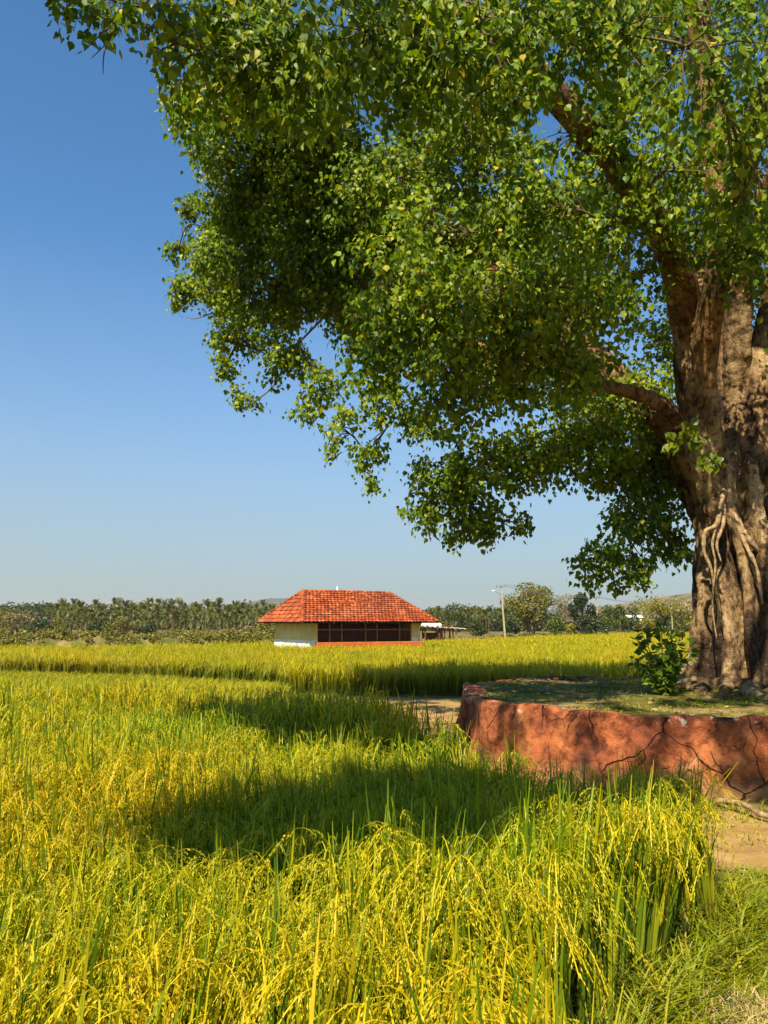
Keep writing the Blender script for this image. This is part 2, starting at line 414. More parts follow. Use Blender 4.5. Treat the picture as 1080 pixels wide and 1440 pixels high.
# ------------------------------------------------------------------ the great fig tree
TZ = PH - .05
tree = empty('fig_tree', (TC[0], TC[1], TZ), 'huge spreading fig tree with fluted trunk on the red platform', 'tree')
TO = np.array([TC[0], TC[1], TZ])
LIMBS = [   # points, start radius, end radius
    ([(5.35, 11.85, 2.8), (4.98, 11.5, 4.2), (4.68, 11.2, 5.3), (4.52, 10.9, 6.2), (3.9, 10.0, 7.1), (2.6, 9.0, 8.0), (1.2, 8.0, 8.5), (-.8, 7.2, 8.8)], .28, .10),
    ([(5.55, 11.95, 2.9), (5.62, 12.0, 4.6), (5.68, 12.0, 6.2), (5.4, 11.5, 9.0), (4.9, 10.8, 11.5), (4.6, 10.4, 14)], .30, .12),
    ([(5.7, 11.9, 2.9), (5.88, 11.75, 5.0), (6.12, 11.6, 6.6), (6.4, 10.4, 9.0), (6.2, 8.6, 10.6), (6.0, 7.0, 11.6)], .21, .10),
    ([(6.1, 12.0, 2.7), (6.75, 12.0, 4.3), (7.5, 12.1, 5.8), (8.6, 12.0, 8.0), (10.2, 11.8, 9.6)], .30, .12),
    ([(5.3, 11.8, 2.8), (4.92, 11.4, 4.2), (4.70, 10.8, 5.7), (4.6, 9.4, 7.3), (4.4, 7.4, 8.4), (3.4, 5.6, 8.8), (2.2, 4.0, 8.6)], .20, .08),
    ([(5.4, 11.9, 3.0), (5.0, 11.9, 4.0), (4.55, 12.0, 4.9), (3.6, 12.3, 5.7), (2.0, 12.7, 6.4), (.4, 13.0, 7.0), (-1.0, 13.3, 7.4)], .24, .03),
    ([(5.4, 12.1, 3.0), (4.6, 12.9, 5.4), (3.0, 13.8, 7.6), (1.2, 14.2, 9.4), (-.6, 14, 10.6)], .28, .08),
    ([(5.8, 12.3, 3.0), (6.1, 13.4, 5.6), (6.5, 14.8, 8.0), (7.0, 16.0, 10)], .34, .10),
    ([(5.3, 11.85, 3.3), (4.95, 11.7, 4.2), (4.6, 11.5, 4.8), (4.1, 11.3, 5.15), (3.3, 11.2, 5.35), (2.3, 11.4, 5.7), (1.2, 11.8, 5.7)], .15, .04),
    ([(5.64, 11.9, 5.6), (5.5, 10.9, 7.4), (5.6, 8.4, 8.6), (5.6, 6.0, 8.8), (5.0, 4.4, 8.4)], .20, .08),
]
SK = []     # skeleton samples: position, radius
for pts, r0, r1 in LIMBS:
    P = spline(pts, 40); r = r0 * (1 - np.linspace(0, 1, 40)) ** .8 + r1 * np.linspace(0, 1, 40) ** .5
    SK.append((P, r))

def trunk():
    H, nz, nt = 4.3, 150, 300
    z = np.linspace(0, H, nz)[:, None]; th = np.linspace(-np.pi, np.pi, nt, endpoint=False)[None]
    R = .86 + .10 * np.exp(-z / 1.3) - .05 * smooth01((z - 1) / 1.6) + .06 * smooth01((z - 2.8) / 1.4) - .42 * smooth01((z - 3.15) / 1.0)
    r = np.full((nz, nt), .57) * np.ones_like(z)
    K = 17; ang = np.linspace(-np.pi, np.pi, K, endpoint=False) + RNG.uniform(-.09, .09, K)
    s = np.zeros((nz, nt))
    for k in range(K):
        ak = ang[k] + .10 * np.sin(z * (1.1 + .4 * RNG.random()) + RNG.uniform(0, 6)) + .05 * np.sin(z * 3 + RNG.uniform(0, 6))
        d = (th - ak + np.pi) % (2 * np.pi) - np.pi
        w = RNG.uniform(.105, .16) * (1 + .35 * smooth01(z / 3)); am = RNG.uniform(.34, .52) * (1 - .40 * smooth01((z - 1.2) / 2.2))
        flare = RNG.uniform(.30, .75) * np.exp(-z / RNG.uniform(.28, .5)) * np.exp(-(d / (w * .75)) ** 2)
        s = np.maximum(s, am * np.exp(-(d / w) ** 4) + flare)
    r = R * (r + s) * (1 - .8 * smooth01((z - 3.55) / .75)) + .012 * np.sin(23 * th + 6 * z) + .015 * np.sin(9 * th - 7 * z) * np.sin(5 * z)
    # a broad hollow on the upper front
    V = np.stack([TC[0] + r * np.cos(th), TC[1] + r * np.sin(th), TZ - .12 + z + 0 * r], -1)
    V[..., 0] += .05 * np.sin(z * 1.3)
    i = np.arange(nz - 1)[:, None] * nt; j = np.arange(nt)[None]; k = (j + 1) % nt
    F = np.stack([i + j, i + k, i + nt + k, i + nt + j], -1).reshape(-1, 4)
    b = MB().add(V.reshape(-1, 3), F)
    for row, flip in ((0, 1), (nz - 1, 0)):
        c = b.n; b.v.append(V[row].mean(0)[None]); b.n += 1
        jj = np.arange(nt); kk = (jj + 1) % nt; a = row * nt
        b.f.setdefault(3, []).append(np.stack([np.full(nt, c), a + (kk if flip else jj), a + (jj if flip else kk)], -1))
    for (P, r), cut in zip(SK, (17, 16, 16, 18, 12, 12, 12, 14, 14, 8)):
        b.tube(P[:cut + 1], r[:cut + 1], 20)
    # surface roots spreading over the soil
    for a in np.concatenate([RNG.uniform(-np.pi, np.pi, 10), RNG.uniform(-2.9, -.8, 12)]):
        L = RNG.uniform(.35, .95); n = 12; f = np.linspace(0, 1, n); bend = RNG.uniform(-.35, .35)
        rr = 1.0 + L * f; aa = a + bend * f ** 1.5
        x = TC[0] + rr * np.cos(aa); y = TC[1] + rr * np.sin(aa)
        zz = soil_z(x, y) + .10 * (1 - f) ** 2 - .012
        b.tube(np.stack([x, y, zz], -1), .075 * (1 - f) ** .7 + .018, 8)
    me = b.mesh('trunk_raw'); o = bpy.data.objects.new('trunk_raw', me); COL.objects.link(o)
    m = o.modifiers.new('r', 'REMESH'); m.mode = 'VOXEL'; m.voxel_size = .022
    s1 = o.modifiers.new('s', 'SMOOTH'); s1.factor = .5; s1.iterations = 1
    tex = bpy.data.textures.new('bark_lumps', 'CLOUDS'); tex.noise_scale = .22; tex.noise_depth = 3
    d = o.modifiers.new('d', 'DISPLACE'); d.texture = tex; d.texture_coords = 'LOCAL'; d.strength = .065; d.mid_level = .5
    dg = bpy.context.evaluated_depsgraph_get()
    fin = bpy.data.meshes.new_from_object(o.evaluated_get(dg))
    bpy.data.objects.remove(o)
    fin.name = 'trunk'; fin.materials.clear(); fin.materials.append(M['bark'])
    co = np.empty(len(fin.vertices) * 3, np.float32); fin.vertices.foreach_get('co', co)
    bvh = BVHTree.FromPolygons(co.reshape(-1, 3).tolist(), [tuple(p.vertices) for p in fin.polygons])
    co = (co.reshape(-1, 3) - TO).astype(np.float32); fin.vertices.foreach_set('co', co.ravel())
    fin.polygons.foreach_set('use_smooth', np.ones(len(fin.polygons), bool)); fin.update()
    t = bpy.data.objects.new('trunk', fin); COL.objects.link(t); t.parent = tree
    return bvh
BVH = trunk()

for (P, r), cut in zip(SK, (15, 14, 14, 16, 10, 10, 10, 12, 12, 6)):
    b = MB(); b.tube(P[cut:] - TO, r[cut:] * .985, 14, wob=.035); b.build('limb', M['limb'], tree, True)

# aerial roots clinging to the front of the trunk
def aerial(pts, r0, r1, name='aerial_root'):
    out = []
    for px, py in pts:
        q = at(px, py, 11.0)
        hit = BVH.ray_cast(Vector((q[0], 6.0, q[2])), Vector((0, 1, 0)))
        y = hit[0].y if hit[0] is not None else 11.0
        q = at(px, py, min(y, 11.9)); out.append((q[0], y - .045, q[2]))
    P = spline(out, 34); P[:, 1] = np.convolve(np.pad(P[:, 1], 3, 'edge'), np.ones(7) / 7, 'valid')
    MB().tube(P - TO, np.linspace(r0, r1, 34) * (1 + .22 * np.convolve(RNG.normal(size=36), np.ones(3) / 3, 'valid')), 10, wob=.09).build(name, M['root'], tree, True)
aerial([(1014, 692), (1012, 720), (1004, 740), (990, 748), (988, 775), (998, 800), (1002, 830)], .042, .014)
aerial([(1014, 700), (1016, 735), (1006, 765), (1012, 790)], .034, .010)
aerial([(1018, 690), (1034, 730), (1052, 760), (1076, 790), (1092, 830)], .046, .028)
aerial([(1030, 722), (1046, 765), (1062, 800), (1070, 850)], .04, .02)
aerial([(1044, 748), (1066, 776), (1084, 800), (1098, 870)], .04, .025)
aerial([(1006, 738), (1000, 765), (1004, 795), (1000, 850), (1006, 900)], .02, .008)
aerial([(1022, 712), (1026, 760), (1020, 800), (1026, 860)], .018, .008)
aerial([(1038, 738), (1040, 780), (1050, 830), (1048, 880)], .02, .01)
aerial([(1054, 690), (1066, 720), (1084, 750)], .035, .03)

# ---- crown
CL = [  # px, py, Y, radius (m), density
    (128, 22, 6.0, .30, .75), (182, 8, 6.2, .26, .7), (95, -25, 6.0, .30, .8),
    (248, 60, 5.7, .34, 1), (300, 40, 6.4, .50, .9), (330, 70, 6.2, .58, .9), (410, 60, 6, .70, .75), (430, 130, 6, .42, .8), (520, 50, 6, .72, .7),
    (390, 120, 6.6, .5, .9), (600, 90, 6.2, .55, .75), (690, 60, 6.2, .62, .7), (720, 135, 6.3, .42, .8), (800, 60, 6.8, .65, .65), (890, 50, 6.5, .7, .6), (1010, 130, 6, .7, .6),
    (1070, 260, 6.5, .6, .45), (960, 240, 8.6, .6, .6), (1045, 350, 9.8, .75, .6), (560, -5, 6.2, .6, .6), (350, -10, 6.4, .55, .7), (760, -10, 6.4, .7, .6),
    (258, 130, 8.4, .34, .9), (268, 172, 9, .30, .8), (320, 150, 11, .75, .9), (300, 210, 12, .48, 1), (350, 250, 13, .85, .9), (430, 240, 13, .95, .9), (395, 190, 12.6, .85, .9), (470, 190, 12, .65, .7),
    (320, 285, 13, .62, .9), (262, 290, 14, .26, .7), (285, 318, 14, .26, .6), (250, 352, 14, .24, .7), (300, 350, 14, .34, .6), (350, 340, 13.4, .5, .6),
    (430, 320, 13, 1.0, 1), (470, 390, 13.5, .9, 1), (310, 400, 14, .7, 1), (262, 400, 14, .36, .9), (248, 425, 14, .2, .7), (380, 430, 14, .9, 1), (330, 470, 13.5, .5, 1), (318, 510, 13.5, .30, .9),
    (400, 505, 13.5, .6, 1), (335, 555, 13.5, .28, .8), (352, 570, 13.5, .16, .8), (425, 582, 13, .26, .8), (450, 545, 13, .45, 1), (480, 600, 12.5, .32, .9), (470, 635, 12.5, .14, .5), (515, 640, 12.5, .34, .9), (528, 680, 12.5, .2, .8),
    (520, 270, 11.2, .8, .8), (600, 250, 10.6, .85, .8), (690, 230, 10.2, .85, .8), (560, 400, 8.7, .75, .9), (530, 490, 9.3, .62, .9), (620, 470, 8.7, .72, .9), (700, 420, 8.4, .75, .9), (600, 330, 9.8, .7, .7),
    (780, 400, 8.4, .7, .9), (640, 550, 9.8, .65, .9), (720, 520, 9.3, .7, .9), (800, 500, 9.2, .65, .9), (850, 430, 9, .55, .8), (770, 290, 9, .7, .85), (860, 320, 9.2, .6, .8), (860, 200, 9, .6, .75), (925, 300, 9.6, .55, .7), (900, 390, 10, .5, .7), (1000, 320, 9.4, .55, .7), (1062, 170, 8.4, .6, .7), (880, 130, 8.6, .5, .6), (700, 330, 9.4, .7, .8), (640, 165, 9.6, .7, .7), (815, 190, 9, .6, .7),
    (545, 560, 11.8, .5, 1), (600, 600, 12, .42, .9), (625, 670, 12.5, .55, 1.4), (600, 715, 12.5, .36, 1.4), (660, 725, 12.8, .5, 1.4), (640, 758, 12.8, .2, .9), (690, 752, 12.8, .22, .9), (728, 735, 12.8, .26, .9), (690, 650, 12, .7, 1.3), (760, 640, 12, .7, 1.3),
    (840, 610, 12, .75, 1.4), (900, 560, 12.2, .65, 1.3), (860, 670, 12.5, .5, 1.3), (890, 730, 12.5, .5, 1.4), (915, 660, 12.9, .6, 1.3), (850, 785, 12.3, .36, 1.4), (822, 812, 12.3, .2, .8), (820, 790, 12.3, .18, .8), (895, 795, 12.5, .34, 1.4), (930, 690, 12.8, .55, 1.4), (945, 765, 12.8, .42, 1.4), (930, 620, 12.8, .65, 1.4), (865, 825, 12.4, .15, .8),
    (600, 340, 14, 1.3, .45), (740, 320, 14, 1.3, .4), (850, 260, 14, 1.1, .4), (950, 470, 14.5, .9, .7), (700, 500, 14, 1.1, .7), (1070, 500, 15.5, .9, .7), (520, 420, 14, 1.1, .7), (820, 560, 14, .9, .8), (650, 100, 12, 1.4, .5), (930, 90, 12, 1.3, .4), (1050, 420, 15, .8, .6), (450, 100, 11, 1.1, .5), (1010, 250, 13, 1.0, .4),
    (1170, 120, 8, 1.1, .5), (1210, 480, 11, 1.3, .7), (1250, 300, 11, 1.7, .5), (1140, 360, 9, .7, .6), (1220, 620, 12.5, .9, .7), (1160, 560, 14.5, .9, .8),
]
CLUMPS = [(at(px, py, Y), r, d) for px, py, Y, r, d in CL]
for x, y, z, r in [   # crown above and beside the picture
    (0.2, 10.5, 10.8, 1.3), (3.0, 10.5, 11.6, 1.5), (6.0, 10.5, 12.4, 1.6), (8.8, 9.6, 11, 1.6), (4.5, 12.5, 13.4, 1.8), (1.5, 12.5, 12, 1.6), (7.5, 12.5, 13, 1.8), (10, 12.5, 10.8, 1.7),
    (-1.6, 12.0, 10.3, 1.2), (9.0, 15, 10.5, 1.5), (6, 15.5, 11, 1.5), (9.5, 6.5, 8.6, 1.3), (11.5, 9.5, 9.5, 1.5)]:
    CLUMPS.append((np.array([x, y, z]), r, .5))
OUTLINE = [(70, -60), (90, 20), (150, 80), (212, 60), (215, 100), (250, 190), (275, 250), (240, 290), (235, 420), (300, 520), (330, 570), (420, 600), (500, 665), (550, 690), (600, 745), (690, 770), (790, 690), (840, 740), (965, 800), (1200, 800), (1300, -60)]
def to_px(p):
    q = np.asarray(p, float) - np.array([0, 0, CAM_H]); c, s_ = math.cos(PITCH), math.sin(PITCH)
    d = q[1] * c + q[2] * s_; return 540 + 1080 * q[0] / d, 720 - 1080 * (q[2] * c - q[1] * s_) / d, d
def on_plane(px, py, z):
    d = at(px, py, 1.0) - np.array([0, 0, CAM_H]); return (np.array([0, 0, CAM_H]) + d * ((z - CAM_H) / d[2]))[:2]
SHADE = [   # shaded places of the ground, at the height of the rice tops: outline in the photograph, height, number of clumps, radius
    ([(185, 1130), (290, 1108), (395, 1095), (410, 1072), (620, 1062), (650, 1066), (880, 1082), (965, 1092), (960, 1104), (790, 1116), (730, 1122), (690, 1148), (600, 1158), (520, 1142), (420, 1165), (330, 1160), (240, 1145)], .78, 180, .27),
    ([(255, 985), (330, 972), (450, 968), (600, 985), (612, 1020), (560, 1028), (470, 1018), (380, 1020), (360, 1005)], .78, 80, .34),
    ([(690, 1005), (790, 1014), (1080, 1016), (1180, 1030), (1180, 1090), (1000, 1080), (800, 1060), (690, 1035)], .5, 34, .20),
    ([(385, 946), (600, 935), (905, 935), (905, 951), (390, 957)], .45, 130, .50)]
KSUN = np.array([SUN_H.x, SUN_H.y]) / math.tan(SUN_EL)
def shade_clumps():
    for poly, z0, n, r in SHADE:
        W = np.array([on_plane(x, y, z0) for x, y in poly]); got = 0
        for _ in range(n * 40):
            if got >= n: break
            q = RNG.uniform(W.min(0), W.max(0))
            if not in_poly(q[0:1], q[1:2], W)[0]: continue
            z = RNG.uniform(6.3, 8.4) if z0 > .5 else RNG.uniform(8, 11)
            c = np.array([*(q + KSUN * (z - z0)), z]); px, py, d = to_px(c); m = (r + .25) * 1080 / max(d, .5)
            free = py < -m or px < -m or px > 1080 + m or d < .3
            ok = all(in_poly(np.array([px + a]), np.array([py + b_]), OUTLINE)[0] for a, b_ in ((m, 0), (-m, 0), (0, m), (0, -m)))
            if free or ok: CLUMPS.append((c, r, 1.05)); got += 1
        print('shade clumps', got)
shade_clumps()

SKP = np.concatenate([p[14:] for p, r in SK]); SKR = np.concatenate([r[14:] for p, r in SK])
LT = np.array([[0, 0, 0], [-.34, .10, .05], [-.42, .38, .07], [-.14, .72, .03], [0, 1.0, -.05], [.14, .72, .03], [.42, .38, .07], [.34, .10, .05], [0, .40, -.02]])
LF = np.array([[8, 0, 1], [8, 1, 2], [8, 2, 3], [8, 3, 4], [8, 4, 5], [8, 5, 6], [8, 6, 7], [8, 7, 0]])
def leaf_mesh(mb, pos, d, n, L, w=1.0, LT=LT, LF=LF):
    d = d / (np.linalg.norm(d, axis=1)[:, None] + 1e-9); s = np.cross(d, n); s /= np.linalg.norm(s, axis=1)[:, None] + 1e-9
    n = np.cross(s, d); k = len(LT)
    V = pos[:, None] + L[:, None, None] * (LT[None, :, :1] * w * s[:, None] + LT[None, :, 1:2] * d[:, None] + LT[None, :, 2:] * n[:, None])
    F = LF[None] + (np.arange(len(pos)) * k)[:, None, None]
    mb.add(V.reshape(-1, 3), F.reshape(-1, 3))
def rnd_dir(n):
    v = RNG.normal(size=(n, 3)); return v / np.linalg.norm(v, axis=1)[:, None]
def crown():
    leaves = MB(); twigs = MB(); total = 0
    nodes, nrad = list(SKP), list(SKR)
    order = sorted(CLUMPS, key=lambda c: np.min(np.linalg.norm(SKP - c[0], axis=1)))
    for c, r, dens in order:
        # branch from the nearest part of the skeleton, favouring points below and towards the trunk
        A = np.array(nodes); dd = np.linalg.norm(A - c, axis=1) + .35 * np.maximum(0, np.hypot(A[:, 0] - TC[0], A[:, 1] - TC[1]) - np.hypot(c[0] - TC[0], c[1] - TC[1])) + .5 * np.maximum(0, A[:, 2] - c[2] - 1)
        i = int(np.argmin(dd)); a = A[i]; L = np.linalg.norm(c - a)
        mid = (a + c) / 2 + RNG.normal(size=3) * .10 * L + np.array([0, 0, .08 * L])
        P = spline([a, mid, c], 12); r0 = min(nrad[i] * .8, .018 + .02 * L + .02 * r); rr = np.linspace(r0, .014, 12)
        twigs.tube(P - TO, rr, 6, False)
        nodes += list(P[4:]); nrad += list(rr[4:])
        N = int(2250 * r * r * dens + 80 * r); per = 17; nt = max(3, N // per)
        u = rnd_dir(nt); u[:, 2] *= .85
        tp = c + u * (r * RNG.random(nt)[:, None] ** .42)
        tp[:, 2] -= .06 * r
        k = max(3, int(nt * .42))
        for q in tp[:k]:
            s0 = P[RNG.integers(5, 12)]; m = (s0 + q) / 2 + RNG.normal(size=3) * .06 * r + np.array([0, 0, .06 * r])
            twigs.tube(spline([s0, m, q], 5) - TO, np.linspace(.012, .004, 5), 4, False)
        out = (tp - c) / (r + 1e-6)
        lp = np.repeat(tp, per, 0) + RNG.normal(size=(nt * per, 3)) * np.array([.092, .092, .095]) * (0.75 + .4 * min(r, 1))
        oo = np.repeat(out, per, 0); n = len(lp)
        d = np.array([0, 0, -1.0]) + .5 * oo * np.array([1, 1, .3]) + RNG.normal(size=(n, 3)) * .42
        nn = .7 * oo + np.array([0, -.1, .55]) + RNG.normal(size=(n, 3)) * .65
        leaf_mesh(leaves, lp - TO, d, nn, RNG.uniform(.052, .112, n), RNG.uniform(.9, 1.15, n)[:, None, None]); total += n
    print('leaves', total)
    leaves.build('crown', M['leaf'], tree); twigs.build('branches', M['twig'], tree, True)
crown()

def spray(px, py, Y, r, n, name='leaf_spray'):
    c = at(px, py, Y); b = MB(); tw = rnd_dir(n); lp = c + tw * (r * RNG.random(n)[:, None] ** .5) * np.array([1, .5, 1.25])
    d = np.array([0, 0, -1.0]) + RNG.normal(size=(n, 3)) * .45
    nn = np.array([-.2, -.9, .4]) + RNG.normal(size=(n, 3)) * .4
    leaf_mesh(b, lp - TO, d, nn, RNG.uniform(.10, .17, n)); b.tube(spline([c - TO + np.array([.15, .6, .1]), c - TO + np.array([.05, .2, .15]), c - TO], 6), .012, 5)
    b.build(name, M['leaf_young_lit'], tree)
spray(975, 610, 10.5, .20, 34); spray(945, 622, 10.5, .14, 14); spray(1000, 648, 10.5, .16, 20)

def young(px, py, Y, r, n):  # left fringe of the crown: sunlit brightness painted as yellower leaf colour
    c = at(px, py, Y); b = MB(); lp = c + rnd_dir(n) * (r * RNG.random(n)[:, None] ** .5) * np.array([1.2, .8, .7])
    leaf_mesh(b, lp - TO, np.array([0, 0, -1.0]) + RNG.normal(size=(n, 3)) * .5, np.array([-.2, -.7, .6]) + RNG.normal(size=(n, 3)) * .5, RNG.uniform(.07, .13, n))
    for q in lp[:: 5]: b.tube(spline([c + np.array([.5, 0, .05]) - TO, (c + q) / 2 - TO, q - TO], 4), .006, 4, False)
    b.build('leaf_spray', M['leaf_young_lit'], tree)
for a in ((268, 290, 14, .30, 90), (300, 312, 14, .28, 80), (252, 350, 14, .22, 60), (290, 352, 14, .30, 70), (258, 405, 14, .26, 70), (320, 385, 13.7, .3, 70), (250, 425, 14, .16, 40)): young(*a)
for pts in ([(150, -10), (158, 35), (148, 62), (128, 82)], [(158, 35), (140, 50), (118, 72)], [(205, -10), (207, 30), (212, 62)], [(152, 55), (146, 78), (145, 104)], [(207, 30), (200, 55), (205, 80)],
            [(300, 440), (275, 448), (262, 446)], [(470, 600), (462, 625), (455, 640)], [(480, 610), (470, 632), (474, 648)], [(850, 300), (862, 318), (866, 340)]):
    Y = 6.1 if pts[0][1] < 60 else 13.3 if pts[0][0] < 600 else 9.2
    MB().tube(spline([at(x, y, Y) - TO for x, y in pts], 8), np.linspace(.011, .004, 8) * (Y / 9) ** .5, 5).build('bare_twig', M['twig'], tree)

# small leafy shrub beside the trunk
def shrub(loc):
    root = empty('shrub', loc, 'small dark leafy shrub growing at the left foot of the big trunk', 'shrub')
    st = MB(); lf = MB()
    for k in range(13):
        a = RNG.uniform(0, 2 * np.pi); H = RNG.uniform(.45, .95) if k else 1.12; lean = RNG.uniform(.15, .55) if k else .06
        P = spline([(0.03 * math.cos(a), .03 * math.sin(a), -.03), (lean * .4 * math.cos(a), lean * .4 * math.sin(a), H * .5), (lean * math.cos(a), lean * math.sin(a), H)], 12)
        st.tube(P, np.linspace(.012, .004, 12), 5)
        n = int(38 * H) + 8; t = RNG.uniform(.15, 1, n); p = np.stack([np.interp(t, np.linspace(0, 1, 12), P[:, i]) for i in range(3)], -1)
        az = RNG.uniform(0, 2 * np.pi, n); d = np.stack([np.cos(az), np.sin(az), RNG.uniform(-.9, .7, n)], -1)
        nn = np.array([-.2, -.4, .7]) + RNG.normal(size=(n, 3)) * .75
        leaf_mesh(lf, p + d * .035, d, nn, RNG.uniform(.075, .15, n), .9)
    st.build('stem', M['twig'], root, True); lf.build('foliage', M['shrub_leaf'], root)
sx, sy = at(933, 962, 10.9)[:2]
shrub((sx, sy, float(soil_z(sx, sy))))

# ------------------------------------------------------------------ paddy rice
NEAR = [(.28, 1.5), (.55, 2.6), (.88, 3.45), (1.35, 4.1), (1.95, 4.75), (2.0, 5.15), (1.1, 6.1), (.62, 7.4), (.38, 9.0), (.05, 10.3), (-.9, 11.3), (-2.6, 12.2), (-7, 13.6), (-13, 15), (-13, 9), (-4, 1.5)]
def hill_variant(nb, seg, npan, gr, h=.78, wide=1.0, spread=.17):
    """one hill of rice: blades (arrays) and drooping ears"""
    bl = MB(); er = MB()
    for _ in range(nb):
        az = RNG.uniform(0, 2 * np.pi); H = h * RNG.uniform(.72, 1.20); lean = RNG.uniform(.01, .15) * H
        L = np.linspace(0, 1, seg + 1); b0 = RNG.normal(size=2) * .035
        curl = RNG.uniform(0, .35) if RNG.random() < .35 else RNG.uniform(0, .08)
        out = lean * L ** 1.5 + curl * .5 * L ** 4; z = H * L - curl * .28 * L ** 4
        x = b0[0] + out * math.cos(az); y = b0[1] + out * math.sin(az)
        sa = az + math.pi / 2 + RNG.normal() * .5; w = RNG.uniform(.005, .0115) * wide * np.clip(1.15 - L ** 2.5, .06, 1) * (.5 + .5 * np.minimum(1, L * 3))
        tw = sa + L * RNG.normal() * .6; dx, dy = np.cos(tw) * w, np.sin(tw) * w
        V = np.stack([np.stack([x - dx, y - dy, z], -1), np.stack([x + dx, y + dy, z], -1)], 1).reshape(-1, 3)
        i = np.arange(seg) * 2; bl.add(V, np.stack([i, i + 1, i + 3, i + 2], -1))
    for _ in range(npan):
        az = RNG.uniform(0, 2 * np.pi); H = h * RNG.uniform(.80, 1.0); b0 = RNG.normal(size=2) * spread * .5
        t = np.linspace(0, 1, 7); o = .20 * t ** 1.2; z = H + .05 * np.sin(t * 2.2) - .15 * t ** 2.4
        P = np.stack([b0[0] + o * math.cos(az), b0[1] + o * math.sin(az), z], -1)
        s = np.array([-math.sin(az), math.cos(az), 0])
        w = .0022 * wide
        V = np.stack([P - s * w, P + s * w], 1).reshape(-1, 3); i = np.arange(6) * 2
        er.add(V, np.stack([i, i + 1, i + 3, i + 2], -1))
        nbr = max(1, gr // 5); tt = np.repeat(RNG.uniform(.2, 1, nbr), 5)[:gr]; q = np.tile(np.linspace(.15, 1, 5), nbr)[:len(tt)]; g_ = len(tt)
        ba = np.repeat(RNG.normal(size=nbr) * .5, 5)[:g_] + az; bl_ = np.repeat(RNG.uniform(.04, .075, nbr), 5)[:g_] * (wide ** .4)
        c = np.stack([np.interp(tt, t, P[:, k]) for k in range(3)], -1)
        c = c + np.stack([np.cos(ba) * bl_ * q * .75, np.sin(ba) * bl_ * q * .75, -bl_ * q ** 1.6 * .9], -1) + RNG.normal(size=(g_, 3)) * .0025
        a = np.stack([np.cos(ba) * .55, np.sin(ba) * .55, -.25 - q], -1) + rnd_dir(g_) * .16; a /= np.linalg.norm(a, axis=1)[:, None]
        bside = np.cross(a, rnd_dir(g_)); bside /= np.linalg.norm(bside, axis=1)[:, None]
        gl, gw = .0072 * wide, .0022 * wide
        V = np.stack([c - a * gl, c + bside * gw, c + a * gl, c - bside * gw], 1).reshape(-1, 3)
        er.add(V, np.arange(g_ * 4).reshape(-1, 4))
    return bl, er
def scatter(mbs, pts, ang, sc, lean, target):
    """merge copies of variant meshes at points"""
    pick = RNG.integers(0, len(mbs), len(pts))
    for v, src in enumerate(mbs):
        S = np.concatenate(src.v); idx = np.where(pick == v)[0]
        if len(idx) == 0: continue
        c, s = np.cos(ang[idx])[:, None], np.sin(ang[idx])[:, None]; k = sc[idx][:, None]
        X = (S[None, :, 0] * c - S[None, :, 1] * s) * (.6 + .4 * k); Y = (S[None, :, 0] * s + S[None, :, 1] * c) * (.6 + .4 * k); Z = S[None, :, 2] * k
        X = X + lean[idx, 0:1] * Z; Y = Y + lean[idx, 1:2] * Z
        V = np.stack([X + pts[idx, 0:1], Y + pts[idx, 1:2], Z + pts[idx, 2:3]], -1)
        base = (np.arange(len(idx)) * len(S))[:, None, None]
        n0 = target.n; target.v.append(V.reshape(-1, 3)); target.n += V.shape[0] * V.shape[1]
        for kf, fl in src.f.items():
            F = np.concatenate(fl); target.f.setdefault(kf, []).append((F[None] + base).reshape(-1, kf) + n0)
def fill(poly, spacing, ymin, ymax, jit=.42, xl=-.72, xr=.72, pad=1.0):
    P = np.array(poly); x0, y0 = P.min(0); x1, y1 = P.max(0); y0 = max(y0, ymin); y1 = min(y1, ymax)
    g = np.stack(np.meshgrid(np.arange(x0, x1, spacing), np.arange(y0, y1, spacing)), -1).reshape(-1, 2)
    g = g[(g[:, 0] > xl * g[:, 1] - pad) & (g[:, 0] < xr * g[:, 1] + pad)]
    g = g + RNG.uniform(-jit, jit, g.shape) * spacing
    g = g[in_poly(g[:, 0], g[:, 1], P)]
    return np.concatenate([g, gz(g[:, 0], g[:, 1])[:, None]], 1)
def plant(poly, spacing, ymin, ymax, blades, ears, tb, te, smin=.80, smax=1.12, drop=.38, **kw):
    p = fill(poly, spacing, ymin, ymax, **kw); n = len(p)
    keep = RNG.random(n) > drop * smooth01(.5 + 1.2 * np.sin(p[:, 0] * 2.7 + 3 * np.sin(p[:, 1] * 1.9)) * np.cos(p[:, 1] * 3.3 + p[:, 0])); p = p[keep]; n = len(p)
    sc = RNG.uniform(smin, smax, n) * (1 + .10 * np.sin(p[:, 0] * 1.3 + 2 * np.sin(p[:, 1] * .8)))
    ang = RNG.uniform(0, 2 * np.pi, n); lean = RNG.normal(size=(n, 2)) * .07 + .13 * np.stack([np.sin(p[:, 0] * .9 + 2 * np.sin(p[:, 1] * .7)), np.cos(p[:, 1] * 1.1 + p[:, 0] * .6)], -1) * smooth01(np.sin(p[:, 0] * 1.7 + p[:, 1] * 1.3))[:, None]
    st = RNG.bit_generator.state; scatter(blades, p, ang, sc, lean, tb)
    RNG.bit_generator.state = st; scatter(ears, p, ang, sc, lean, te)
    return n
